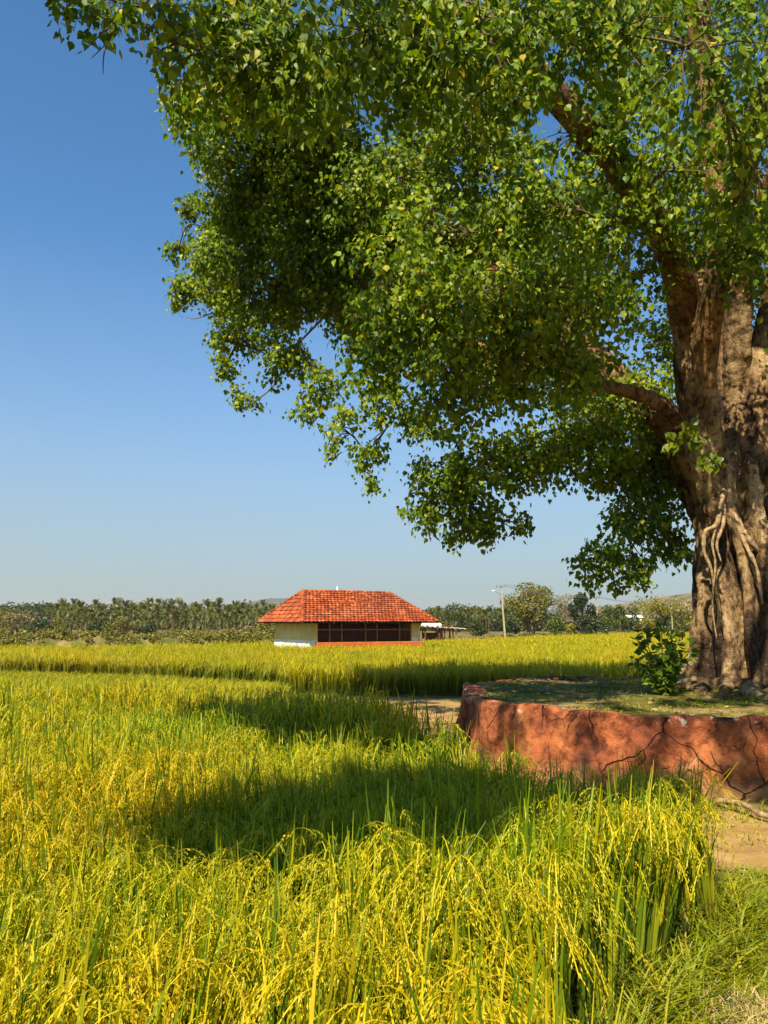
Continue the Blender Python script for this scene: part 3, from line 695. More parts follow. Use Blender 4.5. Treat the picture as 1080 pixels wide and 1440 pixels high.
def rice():
    v0 = [hill_variant(25, 6, 12, 60) for _ in range(7)]
    v1 = [hill_variant(16, 4, 9, 15, wide=1.6) for _ in range(6)]
    tb, te = MB(), MB()
    a = plant(NEAR, .15, 1.6, 6.5, [b for b, e in v0], [e for b, e in v0], tb, te)
    b_ = plant(NEAR, .19, 6.5, 16, [b for b, e in v1], [e for b, e in v1], tb, te, pad=1.5)
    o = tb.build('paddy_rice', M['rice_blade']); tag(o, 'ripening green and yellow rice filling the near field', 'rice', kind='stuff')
    te.build('rice_ears', M['rice_ear'], o)
    FAR = [(26, 21.5), (14, 20.8), (6, 20.3), (1.5, 20.4), (-2.5, 22), (-3.6, 25.5), (-9, 29), (-16, 31.5), (-34, 40), (-36, 46), (-18, 45), (-11, 50.5), (-3, 54), (4, 61), (12, 74), (22, 92), (40, 112), (56, 124), (95, 130), (95, 110)]
    v2 = [hill_variant(9, 2, 7, 5, wide=2.4, spread=.3) for _ in range(5)]
    v3 = [hill_variant(9, 1, 8, 2, wide=7, spread=.8) for _ in range(4)]
    tb, te = MB(), MB()
    hx, hy = HOUSE
    def outside(): pass
    c = plant(FAR, .235, 20, 44, [b for b, e in v2], [e for b, e in v2], tb, te, pad=2)
    d = plant(FAR, .46, 44, 135, [b for b, e in v3], [e for b, e in v3], tb, te, pad=2)
    print('hills', a, b_, c, d)
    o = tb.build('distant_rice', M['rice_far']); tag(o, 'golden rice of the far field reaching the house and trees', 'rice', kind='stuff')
    te.build('rice_ears', M['rice_ear'], o)
HOUSE = at(435, 900, 43.4)[:2]
rice()

# ------------------------------------------------------------------ grass, litter
def grass_patch(name, pts, h0, h1, mat, label, w=.004, seg=3):
    n = len(pts); az = RNG.uniform(0, 2 * np.pi, n); H = RNG.uniform(h0, h1, n); L = np.linspace(0, 1, seg + 1)
    bend = RNG.uniform(.3, 1.3, n) * H
    out = bend[:, None] * L ** 1.8; z = H[:, None] * (L - .3 * L ** 3)
    x = pts[:, 0:1] + out * np.cos(az)[:, None]; y = pts[:, 1:2] + out * np.sin(az)[:, None]; z = z + pts[:, 2:3] - .005
    ww = (RNG.uniform(.6, 1.5, n) * w)[:, None] * np.clip(1.1 - L ** 2, .05, 1); sa = az + np.pi / 2 + RNG.normal(size=n) * .6
    dx, dy = np.cos(sa)[:, None] * ww, np.sin(sa)[:, None] * ww
    V = np.stack([np.stack([x - dx, y - dy, z], -1), np.stack([x + dx, y + dy, z], -1)], 2)
    i = np.arange(seg) * 2; F = np.stack([i, i + 1, i + 3, i + 2], -1)[None] + (np.arange(n) * 2 * (seg + 1))[:, None, None]
    o = MB().add(V.reshape(-1, 3), F.reshape(-1, 4)).build(name, mat)
    return tag(o, label, 'grass', kind='stuff') if label else o
def scatter_pts(poly, n, clump=.0):
    P = np.array(poly); out = []
    while sum(map(len, out)) < n:
        g = RNG.uniform(P.min(0), P.max(0), (n * 2, 2))
        if clump: g = g[RNG.random(len(g)) < smooth01(.5 + clump * (np.sin(g[:, 0] * 3.1 + 2 * np.sin(g[:, 1] * 2.3)) * np.cos(g[:, 1] * 3.7 + g[:, 0])))]
        out.append(g[in_poly(g[:, 0], g[:, 1], P)])
    g = np.concatenate(out)[:n]; return g
def wz(g, z): return np.concatenate([g, np.broadcast_to(z, (len(g),))[:, None]], 1)
VERGE = [(.45, 2.3), (.95, 3.5), (1.4, 4.1), (2.0, 4.8), (2.12, 5.3), (2.6, 5.75), (3.6, 5.7), (5.2, 5.6), (5, 3), (3.2, 2.2)]
g = scatter_pts(VERGE, 85000, .25)
grass_patch('verge_grass', wz(g, gz(g[:, 0], g[:, 1])), .04, .15, M['grass'], 'short trodden yellow green grass beside the near rice', .0042)
g = scatter_pts(VERGE, 900, .4)
c_ = at(1055, 1428, 3.7)[:2]; g = np.concatenate([g, c_ + RNG.normal(size=(1500, 2)) * np.array([.28, .13])])
o = grass_patch('dry_straw', wz(g, gz(g[:, 0], g[:, 1]) + .02), .05, .16, M['straw'], None, .003); tag(o, 'dry pale straw lying in the short grass', 'straw', kind='stuff')
e = np.array(NEAR[1:9]); k = RNG.integers(0, 7, 5200); f = RNG.random((5200, 1)); g = e[k] * (1 - f) + e[k + 1] * f + np.stack([RNG.normal(size=5200) * .11 + .06, RNG.normal(size=5200) * .09 - .05], -1)
grass_patch('edge_weeds', wz(g, gz(g[:, 0], g[:, 1])), .10, .42, M['grass'], 'ragged weeds and young shoots along the edge of the near rice', .005, 4)
BUND = [(.3, 10.6), (-1, 11.6), (-3, 12.6), (-8, 14.2), (-14, 15.6), (-26, 33), (-15.5, 31.5), (-9, 29), (-3.7, 25.5), (-2.6, 22), (-4, 20.8), (-8, 22.3), (-6, 20), (-1.6, 17.6), (0, 16), (.2, 13)]
g = scatter_pts(BUND, 70000, .15)
grass_patch('bund_grass', wz(g, gz(g[:, 0], g[:, 1])), (.10), .46, leaf_mat('bund_grass', [(0, (.24, .27, .006)), (.5, (.40, .38, .007)), (1, (.56, .46, .02))], tmul=(1.2, 1.2, .5), trans=.3, rough=.5, spec=.2), 'low grass on the strip between the two rice fields', .011, 2)
# grass and moss tufts on the platform
th = RNG.uniform(0, 2 * np.pi, 26000); rr = RNG.random(26000) ** .5
g = PC + (ring(th, -.22) - PC) * rr[:, None]
keep = (np.sin(g[:, 0] * 2.3 + 1.5 * np.sin(g[:, 1] * 2.9)) * np.cos(g[:, 1] * 2.6) + RNG.normal(size=len(g)) * .35 > .38) & (np.hypot(*(g - TC).T) > 1.0)
g = g[keep]
grass_patch('platform_grass', wz(g, soil_z(g[:, 0], g[:, 1])), .02, .075, M['grass'], 'thin patches of short grass on the earth under the tree', .005, 2)
PATHSIDE = [(3.2, 5.6), (7, 5.5), (7, 7.8), (4, 8.0), (2.2, 8.4), (1.3, 9.4), (.5, 9.4), (.9, 7.4), (2.2, 5.9)]
g = scatter_pts(PATHSIDE, 2600, .9)
grass_patch('path_grass', wz(g, gz(g[:, 0], g[:, 1]) + .02), .03, .12, M['grass'], 'sparse grass on the earth path by the wall', .004)
# fallen leaves
b = MB(); n = 520
th = RNG.uniform(0, 2 * np.pi, n); g = PC + (ring(th, -.2) - PC) * (RNG.random(n) ** .5)[:, None]; P = wz(g, soil_z(g[:, 0], g[:, 1]) + .012)
g2 = scatter_pts(PATHSIDE + [], 110); P2 = wz(g2, gz(g2[:, 0], g2[:, 1]) + .045); g3 = scatter_pts(VERGE, 70); P3 = wz(g3, gz(g3[:, 0], g3[:, 1]) + .075)
P = np.concatenate([P, P2, P3]); n = len(P); az = RNG.uniform(0, 2 * np.pi, n)
leaf_mesh(b, P, np.stack([np.cos(az), np.sin(az), 0 * az], -1), np.array([0, 0, 1.]) + RNG.normal(size=(n, 3)) * .3, RNG.uniform(.045, .085, n))
tag(b.build('leaf_litter', M['litter']), 'dry fallen leaves on the platform and path', 'leaves', kind='stuff')
# a bare stick on the path
p0, p1 = at(1004, 1112, 8.0), at(1095, 1136, 7.2)
S = spline([(p0[0], p0[1], .05), ((p0[0] + p1[0]) / 2, (p0[1] + p1[1]) / 2 + .05, .09), (p1[0], p1[1], .06), (p1[0] + .8, p1[1] - .3, .07)], 16)
tag(MB().tube(S, np.linspace(.03, .02, 16), 8, wob=.06).build('stick', M['root'], smooth=True), 'pale fallen stick lying on the path before the red wall', 'stick')

# ------------------------------------------------------------------ the tiled house
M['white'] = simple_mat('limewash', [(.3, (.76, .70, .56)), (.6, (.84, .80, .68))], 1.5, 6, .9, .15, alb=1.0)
M['shade_cream'] = simple_mat('shade_tinted_limewash', [(.32, (.60, .48, .16)), (.6, (.76, .62, .24))], 1.1, 7, .9, .15, alb=1.0)  # upper walls: warm tone of the eave shade painted into the limewash
M['plinth'] = simple_mat('red_oxide', [(.3, (.58, .12, .02)), (.7, (.74, .19, .03))], 2, 5, .7, .1)
M['wood'] = simple_mat('brown_wood', [(.3, (.34, .14, .05)), (.7, (.50, .24, .09))], 3, 5, .7, .2)
M['darkwood'] = simple_mat('dark_wood', [(.3, (.11, .038, .016)), (.7, (.19, .065, .028))], 3, 5, .7, .1)
def tile_mat():
    t = NT('clay_tile'); c = t.ramp(t.island(), [(0, (.27, .058, .020)), (.3, (.39, .084, .025)), (.75, (.49, .112, .030)), (1, (.60, .18, .055))])
    n = t.noise(t.obj(), 1.1, 6, .65); c = t.mix(t.ramp(n, [(.42, (0, 0, 0)), (.6, (1, 1, 1))]), t.mix(1.0, c, (.72, .64, .64), 'MULTIPLY'), c)
    return t.finish(c, .8, t.bump(t.noise(t.obj(), 25, 3), .3, .01), .2)
M['tile'] = tile_mat()

def house():
    a = math.radians(30); hz = -.2
    h = empty('tiled_house', (HOUSE[0], HOUSE[1], hz), 'low white walled house with orange clay tiled hip roof beyond the paddy', 'house', a)
    WL, WD, EZ, RZ, OV = 7.35, 5.1, 2.04, 3.85, .80
    b = MB()    # walls: side, back, front stubs
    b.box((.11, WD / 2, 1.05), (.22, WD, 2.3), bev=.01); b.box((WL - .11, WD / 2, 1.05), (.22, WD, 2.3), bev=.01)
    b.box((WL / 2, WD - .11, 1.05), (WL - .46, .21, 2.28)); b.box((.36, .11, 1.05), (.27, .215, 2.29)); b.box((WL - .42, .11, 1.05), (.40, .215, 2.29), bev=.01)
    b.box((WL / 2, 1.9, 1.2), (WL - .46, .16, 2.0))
    b.build('wall', M['shade_cream'], h)
    b = MB().box((-.012, WD / 2, .5), (.03, WD + .02, 1.06)); b.box((.254, -.012, .5), (.50, .03, 1.06)); b.build('sunlit_base', M['white'], h); MB().box((WL - .41, -.012, .65), (.46, .03, 1.0)).build('sunlit_base', M['white'], h)  # white strip paints the sunlit foot of the wall below the eave shade
    b = MB().box((WL / 2 + .2, -.18, .42), (WL - .3, .30, 1.0), bev=.02); b.box((WL / 2, .9, .46), (WL - .48, 1.8, .88)); b.build('plinth', M['plinth'], h)
    MB().box((WL / 2, 1.78, 1.45), (WL - .5, .06, 1.15)).build('inner_screen', M['darkwood'], h)
    # veranda screen
    x0, x1 = .52, WL - .64
    for x in np.linspace(x0, x1, 9)[[0, 1, 2, 4, 5, 7, 8]]:
        MB().box((x, .10, 1.45), (.075, .075, 1.22), bev=.006).build('post', M['wood'], h)
    MB().box(((x0 + x1) / 2, .10, 1.62), (x1 - x0, .06, .07)).build('rail', M['wood'], h)
    MB().box(((x0 + x1) / 2, .10, 2.02), (x1 - x0, .09, .10)).build('lintel', M['darkwood'], h)
    b = MB()
    for x in np.linspace(x0 + .07, x1 - .07, 64): b.box((x, .13, 1.22), (.032, .03, .74))
    b.build('slat_screen', M['darkwood'], h)
    # roof: four tiled faces
    e0 = np.array([-OV, -OV]); e1 = np.array([WL + OV, WD + OV]); inset = 1.5
    ym = WD / 2; r0 = np.array([e0[0] + inset, ym, RZ]); r1 = np.array([e1[0] - inset, ym, RZ])
    A, B, C_, D = [np.array([x, y, EZ]) for x, y in ((e0[0], e0[1]), (e1[0], e0[1]), (e1[0], e1[1]), (e0[0], e1[1]))]
    roof = MB()
    for P, Q, S, T in ((A, B, r1, r0), (D, A, r0, r0), (B, C_, r1, r1), (C_, D, r0, r1)):
        u = (Q - P) / np.linalg.norm(Q - P); mid = (P + Q) / 2; n = np.cross(u, ((S + T) / 2 - mid)); n /= np.linalg.norm(n); v = np.cross(n, u)
        Lv = (S - P) @ v; rows = int(Lv / .27)
        for i in range(rows):
            t0, t1 = i / rows, (i + 1.25) / rows
            tm = min(t0 + .5 / rows, 1)
            s0 = ((T - P) @ u) * tm; s1 = ((Q - P) @ u) + (((S - Q) @ u)) * tm
            cnt = max(1, int((s1 - s0) / .23)); w = (s1 - s0) / cnt
            for k in range(cnt):
                xs = s0 + w * (k + np.array([0, .3, .7, 1.0])); prof = np.array([.0, .035, .035, 0.0]); j = RNG.normal(size=3) * .008
                lo = [P + u * (x + j[0]) + v * (t0 * Lv - .03 + j[1]) + n * (p + .065 + j[2]) for x, p in zip(xs, prof)]
                hi = [P + u * (x + j[0]) + v * min(t1 * Lv, Lv) + n * (p + .002) for x, p in zip(xs, prof)]
                dn = [q - n * .03 for q in lo]
                roof.add(np.array(lo + hi + dn), [[0, 1, 5, 4], [1, 2, 6, 5], [2, 3, 7, 6], [8, 9, 1, 0], [9, 10, 2, 1], [10, 11, 3, 2]])
    ro = roof.build('roof', M['tile'], h)
    lo = -.05
    MB().add(np.array([A, B, C_, D, r0, r1]) + np.array([0, 0, lo]), [[0, 1, 5, 4], [2, 3, 4, 5]]).add(np.array([A, B, C_, D, r0, r1]) + np.array([0, 0, lo]), [[3, 0, 4], [1, 2, 5]]).add(np.array([A, B, C_, D]) + np.array([0, 0, lo - .01]), [[3, 2, 1, 0]]).build('roof_deck', M['darkwood'], ro)
    cap = MB()
    for P, Q in ((r0, r1), (A, r0), (B, r1), (C_, r1), (D, r0)):
        n = int(np.linalg.norm(Q - P) / .3)
        for i in range(n):
            a0, a1 = P + (Q - P) * i / n, P + (Q - P) * (i + 1.15) / n; up = np.array([0, 0, .045])
            cap.tube(np.array([a0, a1]) + up + RNG.normal(size=3) * .006, [.105, .085], 8)
    cap.build('ridge_tile', M['tile'], ro, True)
    x = (r0 + r1) / 2 - np.array([.7, 0, 0])
    MB().tube([x + np.array([0, 0, .05]), x + np.array([0, 0, .16]), x + np.array([0, 0, .22]), x + np.array([0, 0, .30]), x + np.array([0, 0, .36])], [.03, .05, .035, .05, .01], 10).build('finial', M['white'], ro, True)
house()

# ------------------------------------------------------------------ hills, far woods, bank
def hill(name, px0, px1, Y, prof, depth, cols, label, sc):
    """a ridge whose skyline rises to the heights in prof (fractions of its width, metres)"""
    x0, x1 = (px0 - 540) / 1080 * Y, (px1 - 540) / 1080 * Y; n, m = 120, 40
    f = np.linspace(0, 1, n); H = np.interp(f, [p for p, h in prof], [h for p, h in prof])
    H = np.convolve(np.pad(H, 6, 'edge'), np.ones(13) / 13, 'valid')
    t = np.linspace(-1, 1, m)
    X, T = np.meshgrid(x0 + (x1 - x0) * f, t); Z = H[None] * np.cos(T * np.pi / 2) ** 1.2
    Z = Z * (1 + .10 * np.sin(X / Y * 60 + 5 * T) * np.sin(T * 9 + X / Y * 33)) + RNG.normal(size=Z.shape) * H.max() * .006 - 3
    V = np.stack([X, Y + depth * T, Z], -1).reshape(-1, 3)
    i = np.arange(m - 1)[:, None] * n; j = np.arange(n - 1)[None]
    F = np.stack([i + j, i + j + 1, i + n + j + 1, i + n + j], -1).reshape(-1, 4)
    mt = simple_mat(name + '_scrub', cols, sc, 8, .95, .5, sc * 2, Y * .004, .05, 'pos')
    return tag(MB().add(V, F).build(name, mt, smooth=True), label, 'hill', kind='structure')
hill('scrub_hill', 740, 1330, 900, [(0, 2), (.1, 13), (.22, 26), (.34, 37), (.42, 40), (.5, 36), (.62, 30), (.8, 18), (1, 3)], 150, [(.38, (.09, .10, .03)), (.5, (.20, .15, .075)), (.62, (.30, .20, .12))], 'brown scrub hill beyond the trees at the right', .035)
hill('far_mountain', 150, 520, 2000, [(0, 0), (.35, 22), (.5, 48), (.66, 74), (.74, 66), (.85, 32), (1, 0)], 300, [(.4, (.05, .07, .05)), (.6, (.10, .10, .07))], 'faint far mountain on the horizon behind the house', .01)
hill('far_ridge', 560, 900, 2000, [(0, 0), (.15, 28), (.3, 44), (.45, 31), (.7, 38), (1, 0)], 300, [(.4, (.05, .07, .05)), (.6, (.10, .10, .07))], 'faint low ridge on the horizon behind the right trees', .01)

FT = [(0, (.030, .045, .008)), (.5, (.070, .085, .012)), (.85, (.12, .125, .016)), (1, (.19, .165, .03))]
M['wood_leaf'] = leaf_mat('woodland_leaf', FT, tmul=(1.3, 1.3, .6), trans=.2, rough=.55, spec=.2, big=(.05, (.7, .8, .75), .4, .6))
M['olive_leaf'] = leaf_mat('olive_leaf', [(0, (.12, .12, .014)), (.6, (.20, .19, .02)), (1, (.33, .27, .05))], trans=.25, rough=.5, spec=.25)
M['dark_leaf'] = leaf_mat('dark_leaf', [(0, (.018, .035, .008)), (.6, (.035, .065, .012)), (1, (.07, .10, .015))], trans=.2, rough=.4, spec=.35)
M['green_leaf'] = leaf_mat('green_leaf', [(0, (.05, .085, .010)), (.6, (.09, .14, .014)), (1, (.17, .21, .02))], trans=.25, rough=.45, spec=.3)
M['yellow_leaf'] = leaf_mat('yellow_leaf', [(0, (.17, .17, .014)), (.6, (.28, .25, .02)), (1, (.38, .32, .05))], trans=.25, rough=.5, spec=.25)
M['grey_leaf'] = leaf_mat('dry_leaf', [(0, (.15, .13, .04)), (.6, (.25, .20, .08)), (1, (.36, .29, .14))], trans=.2, rough=.6, spec=.2)
M['palm_leaf'] = leaf_mat('palm_leaf', [(0, (.030, .042, .006)), (.5, (.09, .105, .008)), (.85, (.20, .20, .012)), (1, (.36, .29, .04))], tmul=(1.3, 1.3, .6), trans=.2, rough=.4, spec=.35)
M['pale_bark'] = simple_mat('pale_bark', [(.3, (.22, .17, .10)), (.7, (.40, .31, .19))], 4, 4, .9, .2)

QT = np.array([[-.5, 0, 0], [0, -.32, .04], [.55, 0, -.03], [0, .32, .04]]); QF = np.array([[0, 1, 2], [0, 2, 3]])
def foliage(mb, blobs, n, size, shell=.4):
    B = np.array(blobs, float); w = B[:, 3] ** 2; w /= w.sum()
    k = RNG.choice(len(B), n, p=w); u = rnd_dir(n)
    p = B[k, :3] + u * (B[k, 3] * RNG.random(n) ** shell)[:, None] * np.array([1, 1, .85])
    d = rnd_dir(n) + np.array([0, 0, -.5]); nn = u * .6 + np.array([0, 0, .6]) + RNG.normal(size=(n, 3)) * .6
    leaf_mesh(mb, p, d, nn, RNG.uniform(.6, 1.4, n) * size, 1.0, QT, QF)

def undergrowth():
    b = MB()
    for L, n, w, top in ((spline([(-60, 66), (-34, 60), (-20, 62), (-12, 66)], 60), 190, 14, 1.35), (spline([(1, 60), (4, 62), (12, 75.5), (22, 93.5), (40, 113.5), (58, 126), (75, 130)], 60), 230, 5, 1.25)):
        for _ in range(n):
            k = RNG.integers(0, 60); x, y = L[k] + RNG.normal(size=2) * np.array([1, .6]) + np.array([-.4, .9]) * RNG.uniform(0, w); r = RNG.uniform(.3, .85)
            z = top * RNG.uniform(.35, 1) * (y / 90) - .3
            foliage(b, [(x, y, max(z - r, -.2), r), (x + RNG.normal() * r, y, max(z - 1.5 * r, -.3), r), (x, y, -.3, r)], 170, .22)
    tag(b.build('undergrowth', M['under_leaf']), 'tangled scrub along the far edges of the field', 'scrub', kind='stuff')
M['under_leaf'] = leaf_mat('undergrowth_leaf', [(0, (.06, .07, .012)), (.5, (.13, .13, .018)), (.85, (.22, .19, .04)), (1, (.33, .27, .09))], tmul=(1.2, 1.2, .6), trans=.2, rough=.6, spec=.2, big=(.12, (.55, .65, .6), .42, .6))
undergrowth()
def woods():
    b = MB(); tr = MB()
    def belt(px0, px1, Y0, Y1, n, top, size, rad, low=-1.0, per=260):
        for _ in range(n):
            Y = RNG.uniform(Y0, Y1); px = RNG.uniform(px0, px1); x = (px - 540) / 1080 * Y
            py = np.interp(px, [p for p, t in top], [t for p, t in top]) + RNG.uniform(-1, 14); zt = CAM_H + (876 - py) / 1080 * Y
            r = rad * RNG.uniform(.6, 1.3); z = max(zt - r, low + r * .4)
            blobs = [(x + RNG.normal() * r * .5, Y + RNG.normal() * r * .5, z + RNG.normal() * r * .25, r * RNG.uniform(.5, .9)) for _ in range(4)]
            blobs += [(x + RNG.normal() * r * .4, Y, zz, r * .7) for zz in np.arange(low, z, r * 1.1)]
            foliage(b, blobs, per, size)
    belt(-260, 470, 225, 300, 330, [(-300, 846), (60, 845), (150, 848), (470, 850)], 1.0, 4.2)
    belt(560, 1350, 190, 270, 330, [(560, 850), (640, 848), (700, 852), (800, 853), (900, 862), (1300, 860)], .9, 3.6)
    o = b.build('far_woods', M['wood_leaf']); tag(o, 'mass of far woodland behind the palms, house and trees', 'woodland', kind='stuff')
woods()

def bank():
    """the earth bank along the left end of the field"""
    n, m = 160, 16; f = np.linspace(0, 1, n); L = spline([(-48, 40), (-30, 44.5), (-19, 45.6), (-11.5, 50), (-6, 55)], n)
    t = np.gradient(L, axis=0); t /= np.linalg.norm(t, axis=1)[:, None]; nr = np.stack([-t[:, 1], t[:, 0]], -1); w = np.linspace(-1, 1, m)
    H = 1.22 + .14 * np.sin(f * 37) * np.sin(f * 11 + 1) + .10 * np.sin(f * 71)
    P = L[:, None] + nr[:, None] * (w * 2.4 + 2.0)[None, :, None]
    Z = -.45 + H[:, None] * np.clip(1.35 * np.cos(w * np.pi / 2), 0, 1)[None] + RNG.normal(size=(n, m)) * .05
    Z[:, -5:] = np.maximum(Z[:, -5:], .2)
    V = np.concatenate([P, Z[..., None]], -1).reshape(-1, 3); i = np.arange(n - 1)[:, None] * m; j = np.arange(m - 1)[None]
    F = np.stack([i + j, i + m + j, i + m + j + 1, i + j + 1], -1).reshape(-1, 4)
    mt = simple_mat('bank_earth', [(.42, (.10, .11, .018)), (.54, (.19, .16, .045)), (.68, (.38, .25, .10))], .9, 7, .95, .6, 3, .1, .1, 'pos')
    tag(MB().add(V, F).build('earth_bank', mt, smooth=True), 'bare tan earth bank with scrub along the left field edge', 'bank', kind='structure')
    b = MB()
    for _ in range(430):
        k = RNG.integers(0, n); j = RNG.integers(3, m - 1); p = V.reshape(n, m, 3)[k, j]; r = RNG.uniform(.15, .6)
        foliage(b, [(p[0], p[1], p[2] + r * .4, r)], int(90 * r + 25), .16)
    tag(b.build('bank_scrub', M['olive_leaf']), 'low olive scrub scattered over the tan earth bank', 'scrub', kind='stuff')
bank()

# ------------------------------------------------------------------ palms
def palm_tree(H, fr):
    t = empty('palm_tree', (0, 0, 0), 'slender palm in the dense grove beyond the field at the left', 'palm tree', group='palms of the grove at the left')
    bend = RNG.uniform(-.4, .4, 2); P = spline([(0, 0, -.3), (bend[0] * .3, bend[1] * .3, H * .5), (bend[0], bend[1], H)], 9)
    MB().tube(P, np.linspace(.13, .085, 9), 6).build('trunk', M['twig'], t, True)
    b = MB(); top = P[-1]
    for k in range(fr):
        az = k * 2.4 + RNG.normal() * .2; el = RNG.uniform(-.55, 1.25) if k > 2 else 1.35; L = RNG.uniform(2.1, 3.0); s = np.linspace(0, 1, 9)
        o = L * np.sin(s * 1.25) / 1.05 * math.cos(el) + .0; z = L * (s * math.sin(el) - .42 * s ** 2.2)
        Q = np.stack([top[0] + o * math.cos(az), top[1] + o * math.sin(az), top[2] + z], -1); side = np.array([-math.sin(az), math.cos(az), 0])
        for sg in (-1, 1):
            for i in range(8):
                for q in (0., .5):
                    c = Q[i] * (1 - q) + Q[i + 1] * q; w = .75 * math.sin((i + q + 1) / 9.5 * np.pi) ** .7
                    tip = c + sg * side * w * .8 + (Q[i + 1] - Q[i]) * 1.1 + np.array([0, 0, -.28 * w - .05 * RNG.random()])
                    b.add([c, c + (Q[i + 1] - Q[i]) * .55, tip], [[0, 1, 2]])
    b.build('crown', M['palm_leaf'], t); return t
PV = [palm_tree(H, f) for H, f in ((6.6, 15), (7.2, 17), (6.0, 14), (6.9, 16), (7.6, 15))]
used = set()
def put_palm(px, py, Y, lab=None, grp=None):
    """py: where the top of its crown reaches"""
    k = RNG.integers(0, 5); v = PV[k]; x = (px - 540) / 1080 * Y; base = -.9
    top = CAM_H + (876 - py) / 1080 * Y; H0 = (6.6, 7.2, 6.0, 6.9, 7.6)[k] + 1.2; s = (top - base) / H0
    if k not in used: used.add(k); o = v; o.location = (x, Y, base); o.rotation_euler = (0, 0, RNG.uniform(0, 6)); o.scale = (s * .9, s * .9, s)
    else: o = copy_tree(v, (x, Y, base), RNG.uniform(0, 6), (s * .9, s * .9, s))
    if lab: o['label'] = lab
    if grp: o['group'] = grp
for row, (Y, n, py) in enumerate(((118, 22, 870), (124, 28, 863), (134, 30, 856), (146, 32, 850), (160, 34, 846))):
    for i in range(n):
        px = np.interp((i + RNG.uniform(-.4, .4)) / n, [0, 1], [104 if row < 2 else 76, 392 if row > 1 else 372])
        put_palm(px, py + RNG.uniform(-4, 5) + (3 if px > 330 else 0), Y + RNG.uniform(-4, 4))
for i in range(16):
    put_palm(RNG.uniform(612, 690), RNG.uniform(853, 862), RNG.uniform(150, 175), 'slender palm in the woodland behind the shed', 'palms behind the shed')

# ------------------------------------------------------------------ single trees and bushes
def field_tree(name, px, pb, Y, H, W, mat, label, cat='tree', n=2600, size=.30, bare=.3, stems=1, shape='round', bark='pale_bark', lean=0.0):
    """pb: height in the photograph where its foot stands"""
    x = (px - 540) / 1080 * Y; z0 = CAM_H + (876 - pb) / 1080 * Y
    t = empty(name, (x, Y, z0), label, cat); b = MB(); lf = MB(); blobs = []
    for s in range(stems):
        a = RNG.uniform(0, 6.28); k = .16 * W * (s > 0 or stems > 1)
        P = spline([(.1 * s, 0, -.3), (k * .5 * math.cos(a), k * .5 * math.sin(a), H * bare), (k * math.cos(a) + lean * H * .3, k * math.sin(a), H * .8)], 9)
        b.tube(P, np.linspace(.028 * H, .010 * H, 9), 7)
        for j in range(22 if shape == 'cone' else 10):
            q = P[RNG.integers(2, 8)]; az = RNG.uniform(0, 6.28); f = RNG.uniform(.35, 1)
            if shape == 'cone': zz = RNG.uniform(bare, .97); rr = W / 2 * (1.08 - zz) * f / .8
            elif shape == 'spread': zz = RNG.uniform(.55, .86); rr = W / 2 * f * .85
            else: zz = RNG.uniform(bare + .1, .85); rr = W / 2 * f * .72 * math.sin(min(1, (zz - bare + .12) / .35) * 1.57)
            c = np.array([rr * math.cos(az) + lean * H * zz * .3, rr * math.sin(az), H * zz])
            b.tube(spline([q, (q + c) / 2 + np.array([0, 0, -.02 * H]), c], 5), np.linspace(.010 * H, .004 * H, 5), 5, False)
            blobs.append((*c, W * RNG.uniform(.13, .21) * (.95 if shape == 'cone' else 1)))
    blobs.append((lean * H * .3, 0, H * .84, W * .16))
    foliage(lf, blobs, n, size); b.build('trunk', M[bark], t, True); lf.build('crown', M[mat], t); return t
field_tree('broadleaf_tree', 744, 895, 88, 6.3, 6.6, 'olive_leaf', 'tall olive tree with pale forked trunk right of the near power pole', n=4200, size=.26, bare=.2, stems=3)
field_tree('bare_tree', 797, 893, 96, 5.6, 5.0, 'grey_leaf', 'thin dry grey brown tree between the olive tree and the dark conical tree', n=1500, size=.22, bare=.2, stems=3)
field_tree('dark_tree', 817, 892, 91, 4.7, 4.6, 'dark_leaf', 'dark green conical tree in front of the dry tree', n=3200, size=.26, bare=.08, shape='cone')
field_tree('round_tree', 869, 889, 100, 3.5, 5.0, 'green_leaf', 'round mid green tree right of the second power pole', n=2400, size=.26, bare=.12)
field_tree('yellow_tree', 927, 889, 112, 5.2, 7.5, 'yellow_leaf', 'spreading yellow green tree left of the big trunk beyond the field', n=2400, size=.28, bare=.3, stems=2, shape='spread')
field_tree('yellow_tree', 972, 888, 112, 4.2, 6.5, 'yellow_leaf', 'smaller yellow green tree half hidden by the big trunk', n=1800, size=.28, bare=.2, stems=2)
field_tree('bush', 778, 893, 86, 2.0, 3.0, 'green_leaf', 'low green bush at the foot of the dry tree', 'bush', 1300, .2, .05)
field_tree('bush', 800, 893, 84, 1.2, 1.9, 'yellow_leaf', 'small pale yellow bush before the dark conical tree', 'bush', 700, .18, .03)
field_tree('bush', 842, 891, 104, 3.9, 4.0, 'olive_leaf', 'dry brownish bush around the second power pole', 'bush', 900, .24, .1)
field_tree('bush', 904, 886, 110, 1.5, 3.2, 'yellow_leaf', 'low yellow bush below the small white building', 'bush', 900, .22, .03)
field_tree('bush', 715, 894, 90, 1.7, 2.4, 'dark_leaf', 'dark bush at the left foot of the olive tree', 'bush', 900, .2, .05)
field_tree('bush', 668, 893, 110, 2.2, 4.4, 'wood_leaf', 'dull green bush right of the shed', 'bush', 1100, .26, .05)
field_tree('bush', 640, 890, 118, 3.2, 4.2, 'wood_leaf', 'tall dull green bush behind the shed', 'bush', 1400, .26, .05)
